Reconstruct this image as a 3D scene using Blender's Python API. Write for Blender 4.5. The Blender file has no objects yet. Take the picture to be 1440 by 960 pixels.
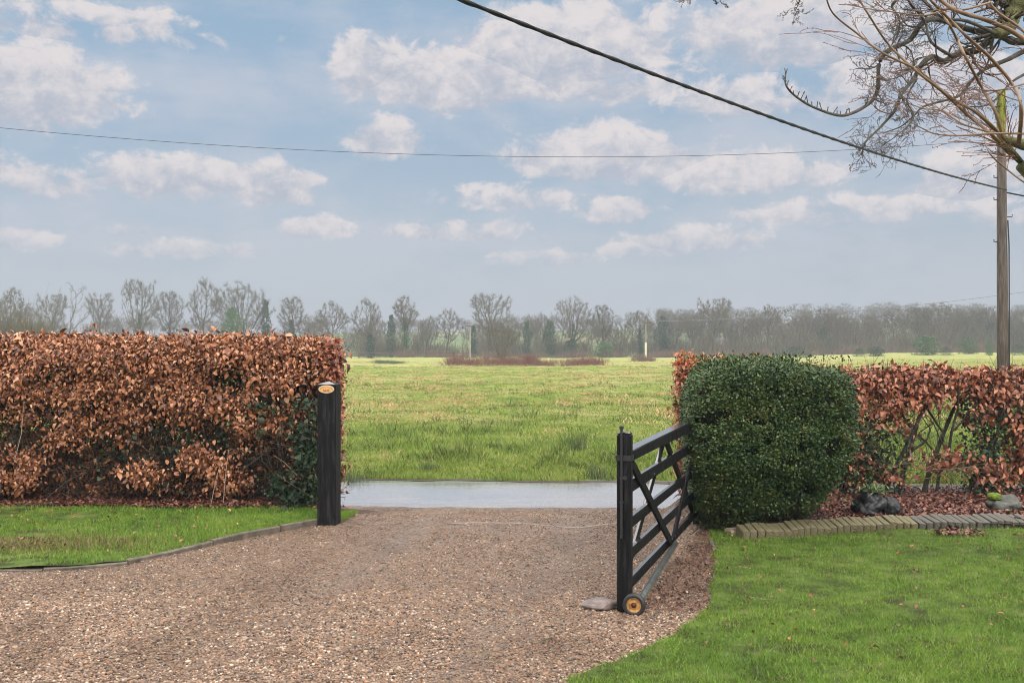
import bpy, math, random
import numpy as np
from math import radians as R
C = bpy.context.scene
rng = np.random.default_rng(7)
random.seed(7)

# ------------------------------------------------------------------ camera, sky, sun, exposure
F, H = 1480.0, 1.8          # focal length in photo pixels, eye height
cam = bpy.data.cameras.new('camera'); cam.sensor_width = 36; cam.lens = F/1440*36
cam.clip_start = 0.1; cam.clip_end = 8000
co = bpy.data.objects.new('camera', cam); C.collection.objects.link(co)
co.location = (0, 0, H); co.rotation_euler = (R(90), 0, 0); C.camera = co
C.view_settings.view_transform = 'Standard'; C.view_settings.look = 'None'
C.view_settings.exposure = 0.2; C.view_settings.gamma = 1; C.view_settings.use_curve_mapping = False
C.cycles.use_denoising = True; C.cycles.filter_width = 1.0; C.cycles.max_bounces = 6; C.cycles.diffuse_bounces = 3
C.cycles.volume_bounces = 0; C.cycles.transparent_max_bounces = 8

SUN_EL, SUN_AZ = 38, 150      # azimuth clockwise from +Y : behind the camera, to the right
w = bpy.data.worlds.new('World'); C.world = w; w.use_nodes = True
nt = w.node_tree; nt.nodes.clear()
def N(t, **k):
    n = nt.nodes.new(t)
    for a, b in k.items(): setattr(n, a, b)
    return n
def L(a, b): nt.links.new(a, b)
def M(op, a, b=None, c=None, clamp=False):
    n = N('ShaderNodeMath', operation=op); n.use_clamp = clamp
    for i, v in enumerate((a, b, c)):
        if v is None: continue
        if isinstance(v, (int, float)): n.inputs[i].default_value = v
        else: L(v, n.inputs[i])
    return n.outputs[0]
def MIX(f, a, b):
    n = N('ShaderNodeMix', data_type='RGBA')
    for s, v in ((n.inputs[0], f), (n.inputs[6], a), (n.inputs[7], b)):
        if isinstance(v, (int, float)): s.default_value = v
        elif isinstance(v, tuple): s.default_value = (*v, 1)
        else: L(v, s)
    return n.outputs[2]
def RANGE(v, a, b, c=0.0, d=1.0, t='SMOOTHSTEP'):
    n = N('ShaderNodeMapRange', interpolation_type=t)
    L(v, n.inputs[0])
    for i, x in enumerate((a, b, c, d)): n.inputs[1+i].default_value = x
    return n.outputs[0]
out = N('ShaderNodeOutputWorld'); bg = N('ShaderNodeBackground'); bg.inputs[1].default_value = 0.12
L(bg.outputs[0], out.inputs[0])
sky = N('ShaderNodeTexSky', sky_type='NISHITA'); sky.sun_disc = False
sky.sun_elevation = R(SUN_EL); sky.sun_rotation = R(SUN_AZ); sky.air_density = 1.0; sky.dust_density = 1.5
tc = N('ShaderNodeTexCoord'); sp = N('ShaderNodeSeparateXYZ'); L(tc.outputs['Generated'], sp.inputs[0])
az = M('ARCTAN2', sp.outputs[0], sp.outputs[1])          # radians, 0 straight ahead, + right
el = M('ARCSINE', M('MINIMUM', M('MAXIMUM', sp.outputs[2], -1.0), 1.0))
def noise(scale, detail, rough, ax, ex, off=0.0, dist=0.0):
    c = N('ShaderNodeCombineXYZ'); L(M('MULTIPLY', az, ax), c.inputs[0]); L(M('MULTIPLY', el, ex), c.inputs[1]); c.inputs[2].default_value = off
    n = N('ShaderNodeTexNoise'); L(c.outputs[0], n.inputs[0])
    n.inputs['Scale'].default_value = scale; n.inputs['Detail'].default_value = detail; n.inputs['Roughness'].default_value = rough
    n.inputs['Distortion'].default_value = dist
    return n.outputs[0]
K = 1/1480.0
# cumulus placed by direction: centre, half-size in 1/1480 rad, strength
clouds = [(20,125,130,58,1.0,1),(60,20,330,32,.55,0),(60,255,75,30,.8,1),(245,250,110,33,1.0,1),(390,262,62,34,.95,1),(30,340,55,17,.7,1),
 (260,352,120,18,.75,1),(545,198,58,32,.95,1),(520,95,48,42,1.0,1),(640,115,150,46,1.0,1),(800,75,165,66,1.0,1),(870,110,130,50,.7,1),(1050,140,150,40,.7,1),
 (1120,40,170,55,.85,0),(1290,110,200,60,.6,0),(840,222,150,44,.95,1),(700,280,130,30,.6,1),(1060,250,130,34,.8,1),(1190,298,170,26,.65,1),(1360,250,70,34,.9,1),
 (870,298,55,24,.85,1),(975,340,110,24,.8,1),(440,322,60,22,.7,1),(640,326,120,22,.7,1),(760,365,90,16,.6,1),(180,325,40,12,.6,1),(900,352,70,16,.6,1),(1420,300,60,30,.6,1),(-150,230,150,60,.9,1),(1650,180,180,60,.9,1),(600,-70,500,50,.6,0)]
n1 = noise(9, 8, .6, 1.0, 1.6, 3.1, .15); n2 = noise(27, 10, .64, 1.0, 1.4, 7.7, .35); n4 = noise(70, 6, .6, 1.0, 1.3, 2.2, .2); n3 = noise(5, 9, .58, .55, 2.0, 11.0)
wob = M('MULTIPLY_ADD', M('SUBTRACT', n2, .5), 2.7, M('MULTIPLY', M('SUBTRACT', n1, .5), 1.7))
acc = None; shade = None
for (cx, cy, rx, ry, s, flat) in clouds:
    a = math.atan((cx-720)*K); e = math.atan((480-cy)*K)*math.cos(a)
    dx = M('MULTIPLY', M('SUBTRACT', az, a), 1/(rx*1.08*K)); de = M('MULTIPLY', M('SUBTRACT', el, e), 1/(ry*1.12*K))
    if flat:      # flattened base: distances below the centre count for more
        de2 = M('MAXIMUM', de, M('MULTIPLY', de, -1.35))
    else: de2 = de
    r2 = M('MULTIPLY_ADD', de2, de2, M('MULTIPLY', dx, dx))
    m = M('MULTIPLY', M('SUBTRACT', 1.0, M('SQRT', r2)), 1.5)
    m = M('ADD', M('MINIMUM', M('MAXIMUM', m, -2.0), .75), s-1.0)
    lit = M('MULTIPLY', M('ADD', de, .1), 1.0)
    if acc is None: acc, shade = m, lit
    else:
        g = M('GREATER_THAN', m, acc)
        shade = M('MULTIPLY_ADD', g, M('SUBTRACT', lit, shade), shade)
        acc = M('SMOOTH_MAX', acc, m, .35)
# the rest of the sky (out of frame, overhead and behind) carries broad broken cloud
away = M('MAXIMUM', RANGE(M('ABSOLUTE', az), .55, .9), RANGE(el, .38, .6))
broad = M('MULTIPLY', M('SUBTRACT', n3, .44), 7.0)
acc = M('ADD', M('MULTIPLY', acc, M('SUBTRACT', 1.0, away)), M('MULTIPLY', M('ADD', broad, .45), away))
val = M('ADD', acc, wob)
alpha = RANGE(val, -.16, .42)
thin = M('MULTIPLY', RANGE(M('ADD', n3, M('MULTIPLY', n1, .7)), .68, 1.02), .60)     # thin veils
lowfade = RANGE(el, .01, .12, .35, 1.0)
alpha = M('MULTIPLY', M('MULTIPLY', alpha, .9), lowfade); thin = M('MULTIPLY', thin, lowfade)
litn = M('ADD', M('MULTIPLY', shade, .42), M('ADD', M('MULTIPLY', M('SUBTRACT', n2, .47), 2.4), M('MULTIPLY', M('SUBTRACT', n4, .5), 1.1)))
ccol = MIX(RANGE(litn, -.40, .65), (3.35, 3.6, 4.25), (5.9, 5.45, 5.4))
ccol = MIX(away, ccol, MIX(RANGE(el, .05, 1.1), (9.0, 8.8, 8.7), (29.0, 28.0, 26.8)))
# blue behind the clouds: Nishita, softened towards a pale veil near the horizon
blue = MIX(RANGE(el, .0, .32), (2.95, 3.4, 4.0), (2.1, 3.2, 4.35))
sk = MIX(.84, sky.outputs[0], blue)
sk = MIX(thin, sk, MIX(away, (4.4, 4.5, 5.0), (9.0, 8.8, 8.7)))
L(MIX(alpha, sk, ccol), bg.inputs[0])

sun = bpy.data.lights.new('sun', 'SUN'); sun.energy = 1.5; sun.angle = R(14); sun.color = (1, .95, .87)
so = bpy.data.objects.new('sun', sun); C.collection.objects.link(so); so.rotation_euler = (R(90-SUN_EL), 0, R(180-SUN_AZ)+R(0))
# a sun lamp shines along its -Z: aim it from the sun's side of the sky
from mathutils import Vector, Matrix, noise as mnoise
sd = Vector((math.sin(R(SUN_AZ))*math.cos(R(SUN_EL)), math.cos(R(SUN_AZ))*math.cos(R(SUN_EL)), math.sin(R(SUN_EL))))
so.rotation_euler = sd.to_track_quat('Z', 'Y').to_euler()

# ------------------------------------------------------------------ helpers
def tag(o, label=None, cat=None, group=None, kind=None):
    if label: o['label'] = label
    if cat: o['category'] = cat
    if group: o['group'] = group
    if kind: o['kind'] = kind
    return o
def link(o, parent=None):
    C.collection.objects.link(o)
    if parent: o.parent = parent
    return o
def empty(name, loc=(0,0,0), rz=0):
    o = bpy.data.objects.new(name, None); o.location = loc; o.rotation_euler = (0, 0, rz); o.empty_display_size = .1
    return link(o)
def npmesh(name, v, f, mat, parent=None, smooth=False):
    """v (n,3), f (m,k) all the same polygon size"""
    me = bpy.data.meshes.new(name); v = np.asarray(v, np.float32); f = np.asarray(f, np.int32); k = f.shape[1]
    me.vertices.add(len(v)); me.vertices.foreach_set('co', v.ravel())
    me.loops.add(f.size); me.loops.foreach_set('vertex_index', f.ravel())
    me.polygons.add(len(f)); me.polygons.foreach_set('loop_start', np.arange(0, f.size, k, dtype=np.int32))
    if smooth: me.polygons.foreach_set('use_smooth', np.ones(len(f), bool))
    me.update(calc_edges=True)
    for m in (mat if isinstance(mat, (list, tuple)) else [mat]): me.materials.append(m)
    return link(bpy.data.objects.new(name, me), parent)
class MB:
    """collects shapes for ONE mesh object"""
    def __init__(s): s.v = []; s.f = []
    def add(s, v, f):
        n = len(s.v); s.v += [tuple(p) for p in v]; s.f += [tuple(i+n for i in q) for q in f]
    def box(s, c, size, rot=None, bev=0.0):
        x, y, z = (q/2 for q in size)
        if bev > 0:
            b = bev; v = []; 
            for sz in (-1, 1):
                for (ex, ey) in ((x-b, y), (x, y-b)): pass
            ring = lambda X, Y, Z: [(X-b, -Y, Z), (X, -Y+b, Z), (X, Y-b, Z), (X-b, Y, Z), (-X+b, Y, Z), (-X, Y-b, Z), (-X, -Y+b, Z), (-X+b, -Y, Z)]
            r = [ring(x-b*.8, y-b*.8, -z), ring(x, y, -z+b), ring(x, y, z-b), ring(x-b*.8, y-b*.8, z)]
            v = [p for q in r for p in q]; f = [tuple(reversed(range(8))), tuple(range(24, 32))]
            for k in range(3):
                for i in range(8): j = (i+1) % 8; f.append((k*8+i, k*8+j, k*8+8+j, k*8+8+i))
        else:
            v = [(a*x, b_*y, c_*z) for c_ in (-1, 1) for (a, b_) in ((-1,-1),(1,-1),(1,1),(-1,1))]
            f = [(3,2,1,0),(4,5,6,7),(0,1,5,4),(1,2,6,5),(2,3,7,6),(3,0,4,7)]
        m = rot if rot is not None else Matrix.Identity(3)
        s.add([(m @ Vector(p)) + Vector(c) for p in v], f)
    def tube(s, pts, rad, n=10, cap=True):
        pts = [Vector(p) for p in pts]; v = []; f = []
        rad = rad if isinstance(rad, (list, tuple)) else [rad]*len(pts)
        for i, p in enumerate(pts):
            d = (pts[min(i+1, len(pts)-1)]-pts[max(i-1, 0)]).normalized()
            a = Vector((0,0,1)) if abs(d.z) < .9 else Vector((1,0,0))
            u = d.cross(a).normalized(); q = d.cross(u)
            v += [p + rad[i]*(math.cos(2*math.pi*k/n)*u + math.sin(2*math.pi*k/n)*q) for k in range(n)]
        for i in range(len(pts)-1):
            for k in range(n): j = (k+1) % n; f.append((i*n+k, i*n+j, i*n+n+j, i*n+n+k))
        if cap: f += [tuple(reversed(range(n))), tuple(range(len(v)-n, len(v)))]
        s.add(v, f)
    def build(s, name, mat, parent=None, smooth=False):
        me = bpy.data.meshes.new(name); me.from_pydata(s.v, [], s.f); me.materials.append(mat)
        if smooth: me.polygons.foreach_set('use_smooth', [True]*len(me.polygons))
        me.update()
        return link(bpy.data.objects.new(name, me), parent)

def hsh(i, j, k, s):
    n = (i*374761393 + j*668265263 + k*2147483647 + s*974711) & 0xffffffff
    n = ((n ^ (n >> 13))*1274126177) & 0xffffffff
    return ((n ^ (n >> 16)) & 0xffffff)/float(0xffffff)
def vn(x, y, z=0, s=0):
    """value noise 0..1, vectorised"""
    x = np.asarray(x, float); y = np.asarray(y, float)+0*x; z = np.asarray(z, float)+0*x
    i, j, k = (np.floor(q).astype(np.int64) for q in (x, y, z)); a, b, c = x-i, y-j, z-k
    a, b, c = (q*q*(3-2*q) for q in (a, b, c)); r = 0
    for di in (0, 1):
        for dj in (0, 1):
            for dk in (0, 1):
                r = r + hsh(i+di, j+dj, k+dk, s)*(a if di else 1-a)*(b if dj else 1-b)*(c if dk else 1-c)
    return r
def fbm(x, y, z=0, s=0, o=4):
    r = 0; t = 0
    for q in range(o): r = r + vn(x*2**q, y*2**q, np.asarray(z)*2**q, s+q)*.5**q; t += .5**q
    return r/t
def ss(x, a, b):
    t = np.clip((x-a)/(b-a), 0, 1); return t*t*(3-2*t)

def mat(name, cols, rough=.8, src='island', scale=5., bump=0., bscale=40., spec=.3, detail=6, trans=0., rmod=None, coat=0., bdist=.02, stretch=None, wet=False, patch=0.):
    """procedural material: colour ramp over per-island random or object-space noise, optional bump"""
    m = bpy.data.materials.new(name); m.use_nodes = True; t = m.node_tree; b = t.nodes['Principled BSDF']
    b.inputs['Roughness'].default_value = rough; b.inputs['Specular IOR Level'].default_value = spec
    if coat: b.inputs['Coat Weight'].default_value = coat; b.inputs['Coat Roughness'].default_value = .15
    tcx = t.nodes.new('ShaderNodeTexCoord'); vec = tcx.outputs['Object']
    if stretch:
        mp = t.nodes.new('ShaderNodeMapping'); mp.inputs['Scale'].default_value = stretch; t.links.new(vec, mp.inputs[0]); vec = mp.outputs[0]
    rp = t.nodes.new('ShaderNodeValToRGB'); e = rp.color_ramp.elements
    while len(e) < len(cols): e.new(.5)
    for i, c in enumerate(cols):
        if len(c) == 4: e[i].position = c[3]
        else: e[i].position = i/max(1, len(cols)-1)
        e[i].color = (*c[:3], 1)
    n = t.nodes.new('ShaderNodeTexNoise'); n.inputs['Scale'].default_value = scale; n.inputs['Detail'].default_value = detail; n.inputs['Roughness'].default_value = .65
    t.links.new(vec, n.inputs[0])
    g = t.nodes.new('ShaderNodeNewGeometry')
    if src == 'island': t.links.new(g.outputs['Random Per Island'], rp.inputs[0])
    elif src == 'noise':
        mr = t.nodes.new('ShaderNodeMapRange'); mr.inputs[1].default_value = .28; mr.inputs[2].default_value = .72
        t.links.new(n.outputs[0], mr.inputs[0]); t.links.new(mr.outputs[0], rp.inputs[0])
    elif src == 'both':
        a = t.nodes.new('ShaderNodeMath'); a.operation = 'MULTIPLY_ADD'; t.links.new(g.outputs['Random Per Island'], a.inputs[0]); a.inputs[1].default_value = .55
        mr = t.nodes.new('ShaderNodeMapRange'); mr.inputs[1].default_value = .3; mr.inputs[2].default_value = .7; mr.inputs[4].default_value = .45
        t.links.new(n.outputs[0], mr.inputs[0]); t.links.new(mr.outputs[0], a.inputs[2]); t.links.new(a.outputs[0], rp.inputs[0])
    if patch:      # damp, dirty and mossy areas over the whole surface
        np_ = t.nodes.new('ShaderNodeTexNoise'); np_.inputs['Scale'].default_value = .8; np_.inputs['Detail'].default_value = 8; np_.inputs['Roughness'].default_value = .68
        mp_ = t.nodes.new('ShaderNodeMapping'); mp_.inputs['Scale'].default_value = (1.6,.8,1); mp_.inputs['Rotation'].default_value = (0,0,.5); t.links.new(tcx.outputs['Object'], mp_.inputs[0]); t.links.new(mp_.outputs[0], np_.inputs[0])
        mr_ = t.nodes.new('ShaderNodeMapRange'); mr_.inputs[1].default_value = .46; mr_.inputs[2].default_value = .66; mr_.inputs[4].default_value = patch; t.links.new(np_.outputs[0], mr_.inputs[0])
        mx_ = t.nodes.new('ShaderNodeMix'); mx_.data_type = 'RGBA'; mx_.blend_type = 'MULTIPLY'; t.links.new(mr_.outputs[0], mx_.inputs[0]); t.links.new(rp.outputs[0], mx_.inputs[6]); mx_.inputs[7].default_value = (.42,.34,.25,1)
        t.links.new(mx_.outputs[2], b.inputs['Base Color'])
    else: t.links.new(rp.outputs[0], b.inputs['Base Color'])
    if bump:
        n2 = t.nodes.new('ShaderNodeTexNoise'); n2.inputs['Scale'].default_value = bscale; n2.inputs['Detail'].default_value = 5
        t.links.new(vec, n2.inputs[0]); bp = t.nodes.new('ShaderNodeBump'); bp.inputs['Strength'].default_value = bump; bp.inputs['Distance'].default_value = bdist
        t.links.new(n2.outputs[0], bp.inputs['Height']); t.links.new(bp.outputs[0], b.inputs['Normal'])
    if rmod:
        mr = t.nodes.new('ShaderNodeMapRange'); mr.inputs[1].default_value = .35; mr.inputs[2].default_value = .65
        mr.inputs[3].default_value, mr.inputs[4].default_value = rmod
        t.links.new(n.outputs[0], mr.inputs[0]); t.links.new(mr.outputs[0], b.inputs['Roughness'])
    if wet:      # rain water lying on upward faces
        sx_ = t.nodes.new('ShaderNodeSeparateXYZ'); t.links.new(g.outputs['True Normal'], sx_.inputs[0]); mw = t.nodes.new('ShaderNodeMapRange')
        mw.inputs[1].default_value = .5; mw.inputs[2].default_value = .8; t.links.new(sx_.outputs[2], mw.inputs[0]); t.links.new(mw.outputs[0], b.inputs['Coat Weight'])
        b.inputs['Coat Roughness'].default_value = .12; b.inputs['Coat IOR'].default_value = 2.3
    if trans:
        tr = t.nodes.new('ShaderNodeBsdfTranslucent'); t.links.new(rp.outputs[0], tr.inputs[0]); mx = t.nodes.new('ShaderNodeMixShader'); mx.inputs[0].default_value = trans
        t.links.new(b.outputs[0], mx.inputs[1]); t.links.new(tr.outputs[0], mx.inputs[2]); t.links.new(mx.outputs[0], t.nodes['Material Output'].inputs[0])
    return m
def at(px, py, z=0.0):
    """ground point seen at a photo pixel, for a surface at height z"""
    D = F*(H-z)/(py-480); return ((px-720)/F*D, D)
def at3(px, py, D): return Vector(((px-720)/F*D, D, H+(480-py)/F*D))

# ---- batches of small leaves, blades, stones and twigs
def frames(d, up=None):
    """orthonormal frames with local y along d (n,3)"""
    d = d/np.linalg.norm(d, axis=1, keepdims=True); r = rng.normal(size=d.shape) if up is None else up
    x = np.cross(d, r); x /= np.linalg.norm(x, axis=1, keepdims=True)+1e-9; z = np.cross(x, d)
    return np.stack([x, d, z], axis=2)      # columns
def scatter(name, bv, bf, pos, Fm, sc, m, parent=None, jit=0.0, smooth=False):
    bv = np.asarray(bv, float); bf = np.asarray(bf); n = len(pos)
    sc = np.asarray(sc, float); sc = sc[:, None] if sc.ndim == 1 else sc
    lv = bv[None]*sc[:, None, :]
    if jit: lv = lv*(1+jit*rng.normal(size=lv.shape))
    v = np.einsum('nij,nkj->nki', Fm, lv)+pos[:, None, :]
    f = bf[None]+(np.arange(n)*len(bv))[:, None, None]
    return npmesh(name, v.reshape(-1, 3), f.reshape(-1, bf.shape[1]), m, parent, smooth)
LEAF_V = [(0,0,0),(0,.5,.07),(0,1,-.10),(-.27,.28,.10),(-.24,.68,.06),(.27,.28,.10),(.24,.68,.06)]
LEAF_F = [(0,5,1),(5,6,1),(6,2,1),(0,1,3),(3,1,4),(4,1,2)]
IVY_V = [(0,0,0),(0,.5,.03),(0,1,-.05),(-.5,.25,.05),(-.3,.55,.0),(.5,.25,.05),(.3,.55,.0)]
NEED_V = [(0,0,0),(-.17,.45,.02),(.17,.45,.02),(0,1,-.04)]; NEED_F = [(0,2,1),(1,2,3)]
BLADE_V = [(-.5,0,0),(.5,0,0),(-.4,.45,.03),(.4,.45,.03),(0,1,.22)]; BLADE_F = [(0,1,3),(0,3,2),(2,3,4)]
def blades(name, P, h, wd, m, lean=.35, parent=None):
    n = len(P); d = np.stack([rng.normal(0, lean, n), rng.normal(0, lean, n), np.ones(n)], 1)
    return scatter(name, BLADE_V, BLADE_F, P, frames(d), np.stack([wd, h, h], 1), m, parent)
def segs(name, S, m, n=3, parent=None):
    """S: array (k,8) p0, p1, r0, r1 -> prisms in one mesh"""
    S = np.asarray(S, float); p0, p1, r0, r1 = S[:, :3], S[:, 3:6], S[:, 6], S[:, 7]
    Fm = frames(p1-p0+1e-9); x, z = Fm[:, :, 0], Fm[:, :, 2]; k = len(S); V = []
    for p, r in ((p0, r0), (p1, r1)):
        for q in range(n):
            a = 2*math.pi*q/n; V.append(p+r[:, None]*(math.cos(a)*x+math.sin(a)*z))
    V = np.stack(V, 1).reshape(-1, 3); base = np.array([(q, (q+1) % n, n+(q+1) % n, n+q) for q in range(n)])
    f = (base[None]+(np.arange(k)*2*n)[:, None, None]).reshape(-1, 4)
    return npmesh(name, V, f, m, parent)

# ------------------------------------------------------------------ materials
BEECH = mat('dry beech leaf', [(.06,.020,.010),(.15,.050,.021),(.30,.105,.040),(.42,.165,.068),(.54,.29,.16)], .42, trans=.05, spec=.5)
BEECHR = mat('dry beech leaf, redder', [(.06,.017,.010),(.16,.045,.022),(.30,.095,.042),(.38,.135,.07),(.50,.24,.14)], .42, trans=.07, spec=.5)
BEECHO = mat('fresh orange beech leaf', [(.30,.08,.03),(.45,.13,.05),(.62,.26,.12)], .45, trans=.2, spec=.5)
LITTER = mat('fallen leaf', [(.035,.016,.012),(.10,.035,.024),(.19,.07,.045),(.30,.13,.085)], .45, spec=.5)
IVY = mat('ivy leaf', [(.008,.018,.009),(.018,.040,.016),(.04,.07,.025)], .5, spec=.3)
YEW = mat('clipped evergreen leaf', [(.006,.014,.006),(.016,.040,.014),(.045,.090,.024),(.10,.135,.035),(.16,.095,.035)], .40, spec=.35, src='both', scale=3.0)
TWIG = mat('hedge twig', [(.018,.013,.010),(.055,.038,.028),(.13,.10,.08)], .8)
STEM = mat('hedge stem bark', [(.020,.020,.015),(.06,.05,.04),(.08,.09,.045)], .85, src='noise', scale=12, bump=.6, bscale=60)
SOIL = mat('dark soil', [(.020,.013,.010),(.06,.035,.024),(.12,.07,.05)], .85, src='noise', scale=14, bump=1., bscale=50)
GRASS = mat('lawn grass', [(.035,.06,.010),(.075,.155,.013),(.14,.26,.022),(.22,.31,.04),(.36,.33,.11)], .45, spec=.4, src='both', scale=1.3, trans=.2)
GRASSV = mat('verge grass', [(.045,.085,.014),(.13,.21,.026),(.24,.32,.05),(.44,.39,.16)], .5, spec=.4, src='both', scale=.9, trans=.2)
TAN = mat('dead grass', [(.34,.20,.08),(.50,.36,.17),(.60,.46,.25)], .6, trans=.15)
RUSH = mat('rush stems', [(.03,.07,.03),(.07,.11,.05),(.12,.12,.06)], .6)
BARK = mat('distant bark', [(.05,.042,.034),(.10,.085,.06),(.12,.12,.07)], .9, src='noise', scale=.7)
BARKB = mat('distant twig', [(.048,.041,.025),(.11,.095,.056),(.19,.168,.10)], .9)
SCRUB = mat('scrub twig', [(.05,.045,.03),(.12,.105,.063),(.17,.155,.088)], .9)
BRAMBLE = mat('bramble stem', [(.09,.06,.042),(.17,.115,.08),(.22,.17,.12)], .9)
EVER = mat('distant evergreen leaf', [(.015,.035,.018),(.03,.065,.028),(.06,.10,.035)], .6)
EVERG = mat('distant bright ivy leaf', [(.03,.075,.02),(.06,.13,.03),(.10,.17,.05)], .6)
BLACK = mat('black stained timber', [(.003,.003,.004),(.008,.008,.009),(.032,.031,.032)], .38, src='noise', scale=6, bump=.35, bscale=22, spec=.14, stretch=(5,5,.6), rmod=(.45,.7))
RAILM = mat('wet black painted rail', [(.003,.003,.004),(.006,.006,.007),(.014,.014,.017)], .3, src='noise', scale=9, bump=.1, bscale=30, spec=.14, rmod=(.5,.7), wet=True)
METAL = mat('black iron', [(.01,.01,.012),(.03,.03,.034)], .35, src='noise', scale=20, spec=.6)
PIPE = mat('weathered grey pipe', [(.03,.035,.035),(.08,.09,.09),(.12,.14,.11)], .3, src='noise', scale=14, spec=.5)
RUBBER = mat('black rubber', [(.010,.011,.012),(.03,.03,.032)], .5, src='noise', scale=30, spec=.5)
RUST = mat('rusty ochre hub', [(.10,.04,.015),(.38,.19,.055),(.58,.34,.11)], .55, src='noise', scale=35, spec=.4)
RUSTD = mat('dark rust', [(.03,.014,.008),(.12,.045,.015)], .7, src='noise', scale=40)
GOLD = mat('gilt plaque', [(.50,.25,.09),(.66,.36,.14),(.72,.45,.20)], .45, src='noise', scale=60, spec=.5)
GOLDL = mat('pale plaque rim', [(.66,.50,.30),(.74,.60,.40)], .45, src='noise', scale=40)
INK = mat('dark plaque lettering', [(.09,.035,.012),(.14,.05,.02)], .6, src='noise')
KERB = mat('wet concrete edging', [(.04,.036,.024),(.11,.09,.07),(.19,.155,.12)], .6, src='noise', scale=9, bump=.4, bscale=60, spec=.4)
BRICK = mat('mossy brick', [(.045,.075,.015),(.10,.13,.03),(.15,.135,.07),(.20,.16,.11),(.10,.085,.07)], .7, src='both', scale=7, bump=.6, bscale=60)
BRICKG = mat('grey weathered brick', [(.05,.052,.04),(.10,.095,.08),(.15,.13,.11)], .65, src='both', scale=9, bump=.6, bscale=60)
PALE = mat('pale stone', [(.20,.15,.09),(.34,.27,.18),(.40,.34,.25)], .7, src='noise', scale=12, bump=.5)
SLAB = mat('wet brown stone', [(.07,.05,.045),(.17,.13,.12),(.26,.20,.18)], .42, src='noise', scale=10, bump=.5, spec=.5)
ROCKD = mat('wet dark rock', [(.006,.007,.008),(.015,.016,.018),(.045,.048,.052)], .38, src='noise', scale=8, bump=.8, bscale=20, spec=.4)
ROCKG = mat('mossy grey rock', [(.02,.022,.015),(.06,.062,.05),(.16,.16,.15)], .5, src='noise', scale=9, bump=.8, bscale=18, spec=.5)
MUD = mat('roadside mud', [(.02,.014,.010),(.05,.036,.025),(.09,.07,.05)], .6, src='noise', scale=9, bump=1., bscale=40)
MOSS = mat('bright moss', [(.05,.09,.01),(.12,.17,.02),(.20,.24,.04)], .9, src='noise', scale=25, bump=.8, bscale=90)
POLEM = mat('weathered pole timber', [(.04,.034,.028),(.10,.08,.068),(.19,.16,.14)], .75, src='noise', scale=5, stretch=(6,6,.5), bump=.5, bscale=20)
FARPOLE = mat('distant pole timber', [(.24,.23,.19),(.36,.34,.30)], .8, src='noise', scale=1)
WHITE = mat('pale render', [(.6,.55,.42),(.72,.68,.55)], .8, src='noise', scale=1)
CABLE = mat('black cable', [(.004,.004,.005),(.009,.009,.010)], .6, src='noise', scale=10)
SHOOT = mat('reddish young bark', [(.09,.052,.028),(.18,.11,.058),(.26,.175,.095)], .5, src='noise', scale=3.5, spec=.5)
MOSSB = mat('mossy limb bark', [(.035,.032,.02),(.075,.075,.03),(.13,.135,.045),(.11,.09,.075)], .85, src='noise', scale=7, bump=.8, bscale=50)
OAKB = mat('grey oak bark', [(.028,.026,.022),(.065,.06,.045),(.13,.12,.10)], .8, src='noise', scale=6, bump=.5, bscale=40)
OAKT = mat('dark oak twig', [(.04,.032,.024),(.10,.075,.055)], .7)

def ground_mat(name, build, rough=.8, spec=.3):
    m = bpy.data.materials.new(name); m.use_nodes = True; t = m.node_tree; b = t.nodes['Principled BSDF']
    b.inputs['Roughness'].default_value = rough; b.inputs['Specular IOR Level'].default_value = spec
    tcx = t.nodes.new('ShaderNodeTexCoord')
    def noise(s, d=5, r=.6, stretch=(1,1,1), off=(0,0,0)):
        mp = t.nodes.new('ShaderNodeMapping'); mp.inputs['Scale'].default_value = stretch; mp.inputs['Location'].default_value = off; t.links.new(tcx.outputs['Object'], mp.inputs[0])
        n = t.nodes.new('ShaderNodeTexNoise'); n.inputs['Scale'].default_value = s; n.inputs['Detail'].default_value = d; n.inputs['Roughness'].default_value = r
        t.links.new(mp.outputs[0], n.inputs[0]); return n.outputs[0]
    def rngm(v, a, b_, c=0., d=1.):
        n = t.nodes.new('ShaderNodeMapRange'); n.interpolation_type = 'SMOOTHSTEP'; t.links.new(v, n.inputs[0])
        for i, x in enumerate((a, b_, c, d)): n.inputs[1+i].default_value = x
        return n.outputs[0]
    def mix(f, a, c, op='MIX'):
        n = t.nodes.new('ShaderNodeMix'); n.data_type = 'RGBA'; n.blend_type = op
        for s_, v in ((n.inputs[0], f), (n.inputs[6], a), (n.inputs[7], c)):
            if isinstance(v, (int, float)): s_.default_value = v
            elif isinstance(v, tuple): s_.default_value = (*v, 1)
            else: t.links.new(v, s_)
        return n.outputs[2]
    def ramp(v, cols):
        rp = t.nodes.new('ShaderNodeValToRGB'); e = rp.color_ramp.elements
        while len(e) < len(cols): e.new(.5)
        for i, c in enumerate(cols): e[i].position = i/(len(cols)-1); e[i].color = (*c, 1)
        t.links.new(v, rp.inputs[0]); return rp.outputs[0]
    def bump(h, st, dist):
        bp = t.nodes.new('ShaderNodeBump'); bp.inputs['Strength'].default_value = st; bp.inputs['Distance'].default_value = dist
        t.links.new(h, bp.inputs['Height']); t.links.new(bp.outputs[0], b.inputs['Normal'])
    build(t, b, tcx, noise, rngm, mix, ramp, bump)
    return m
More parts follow.
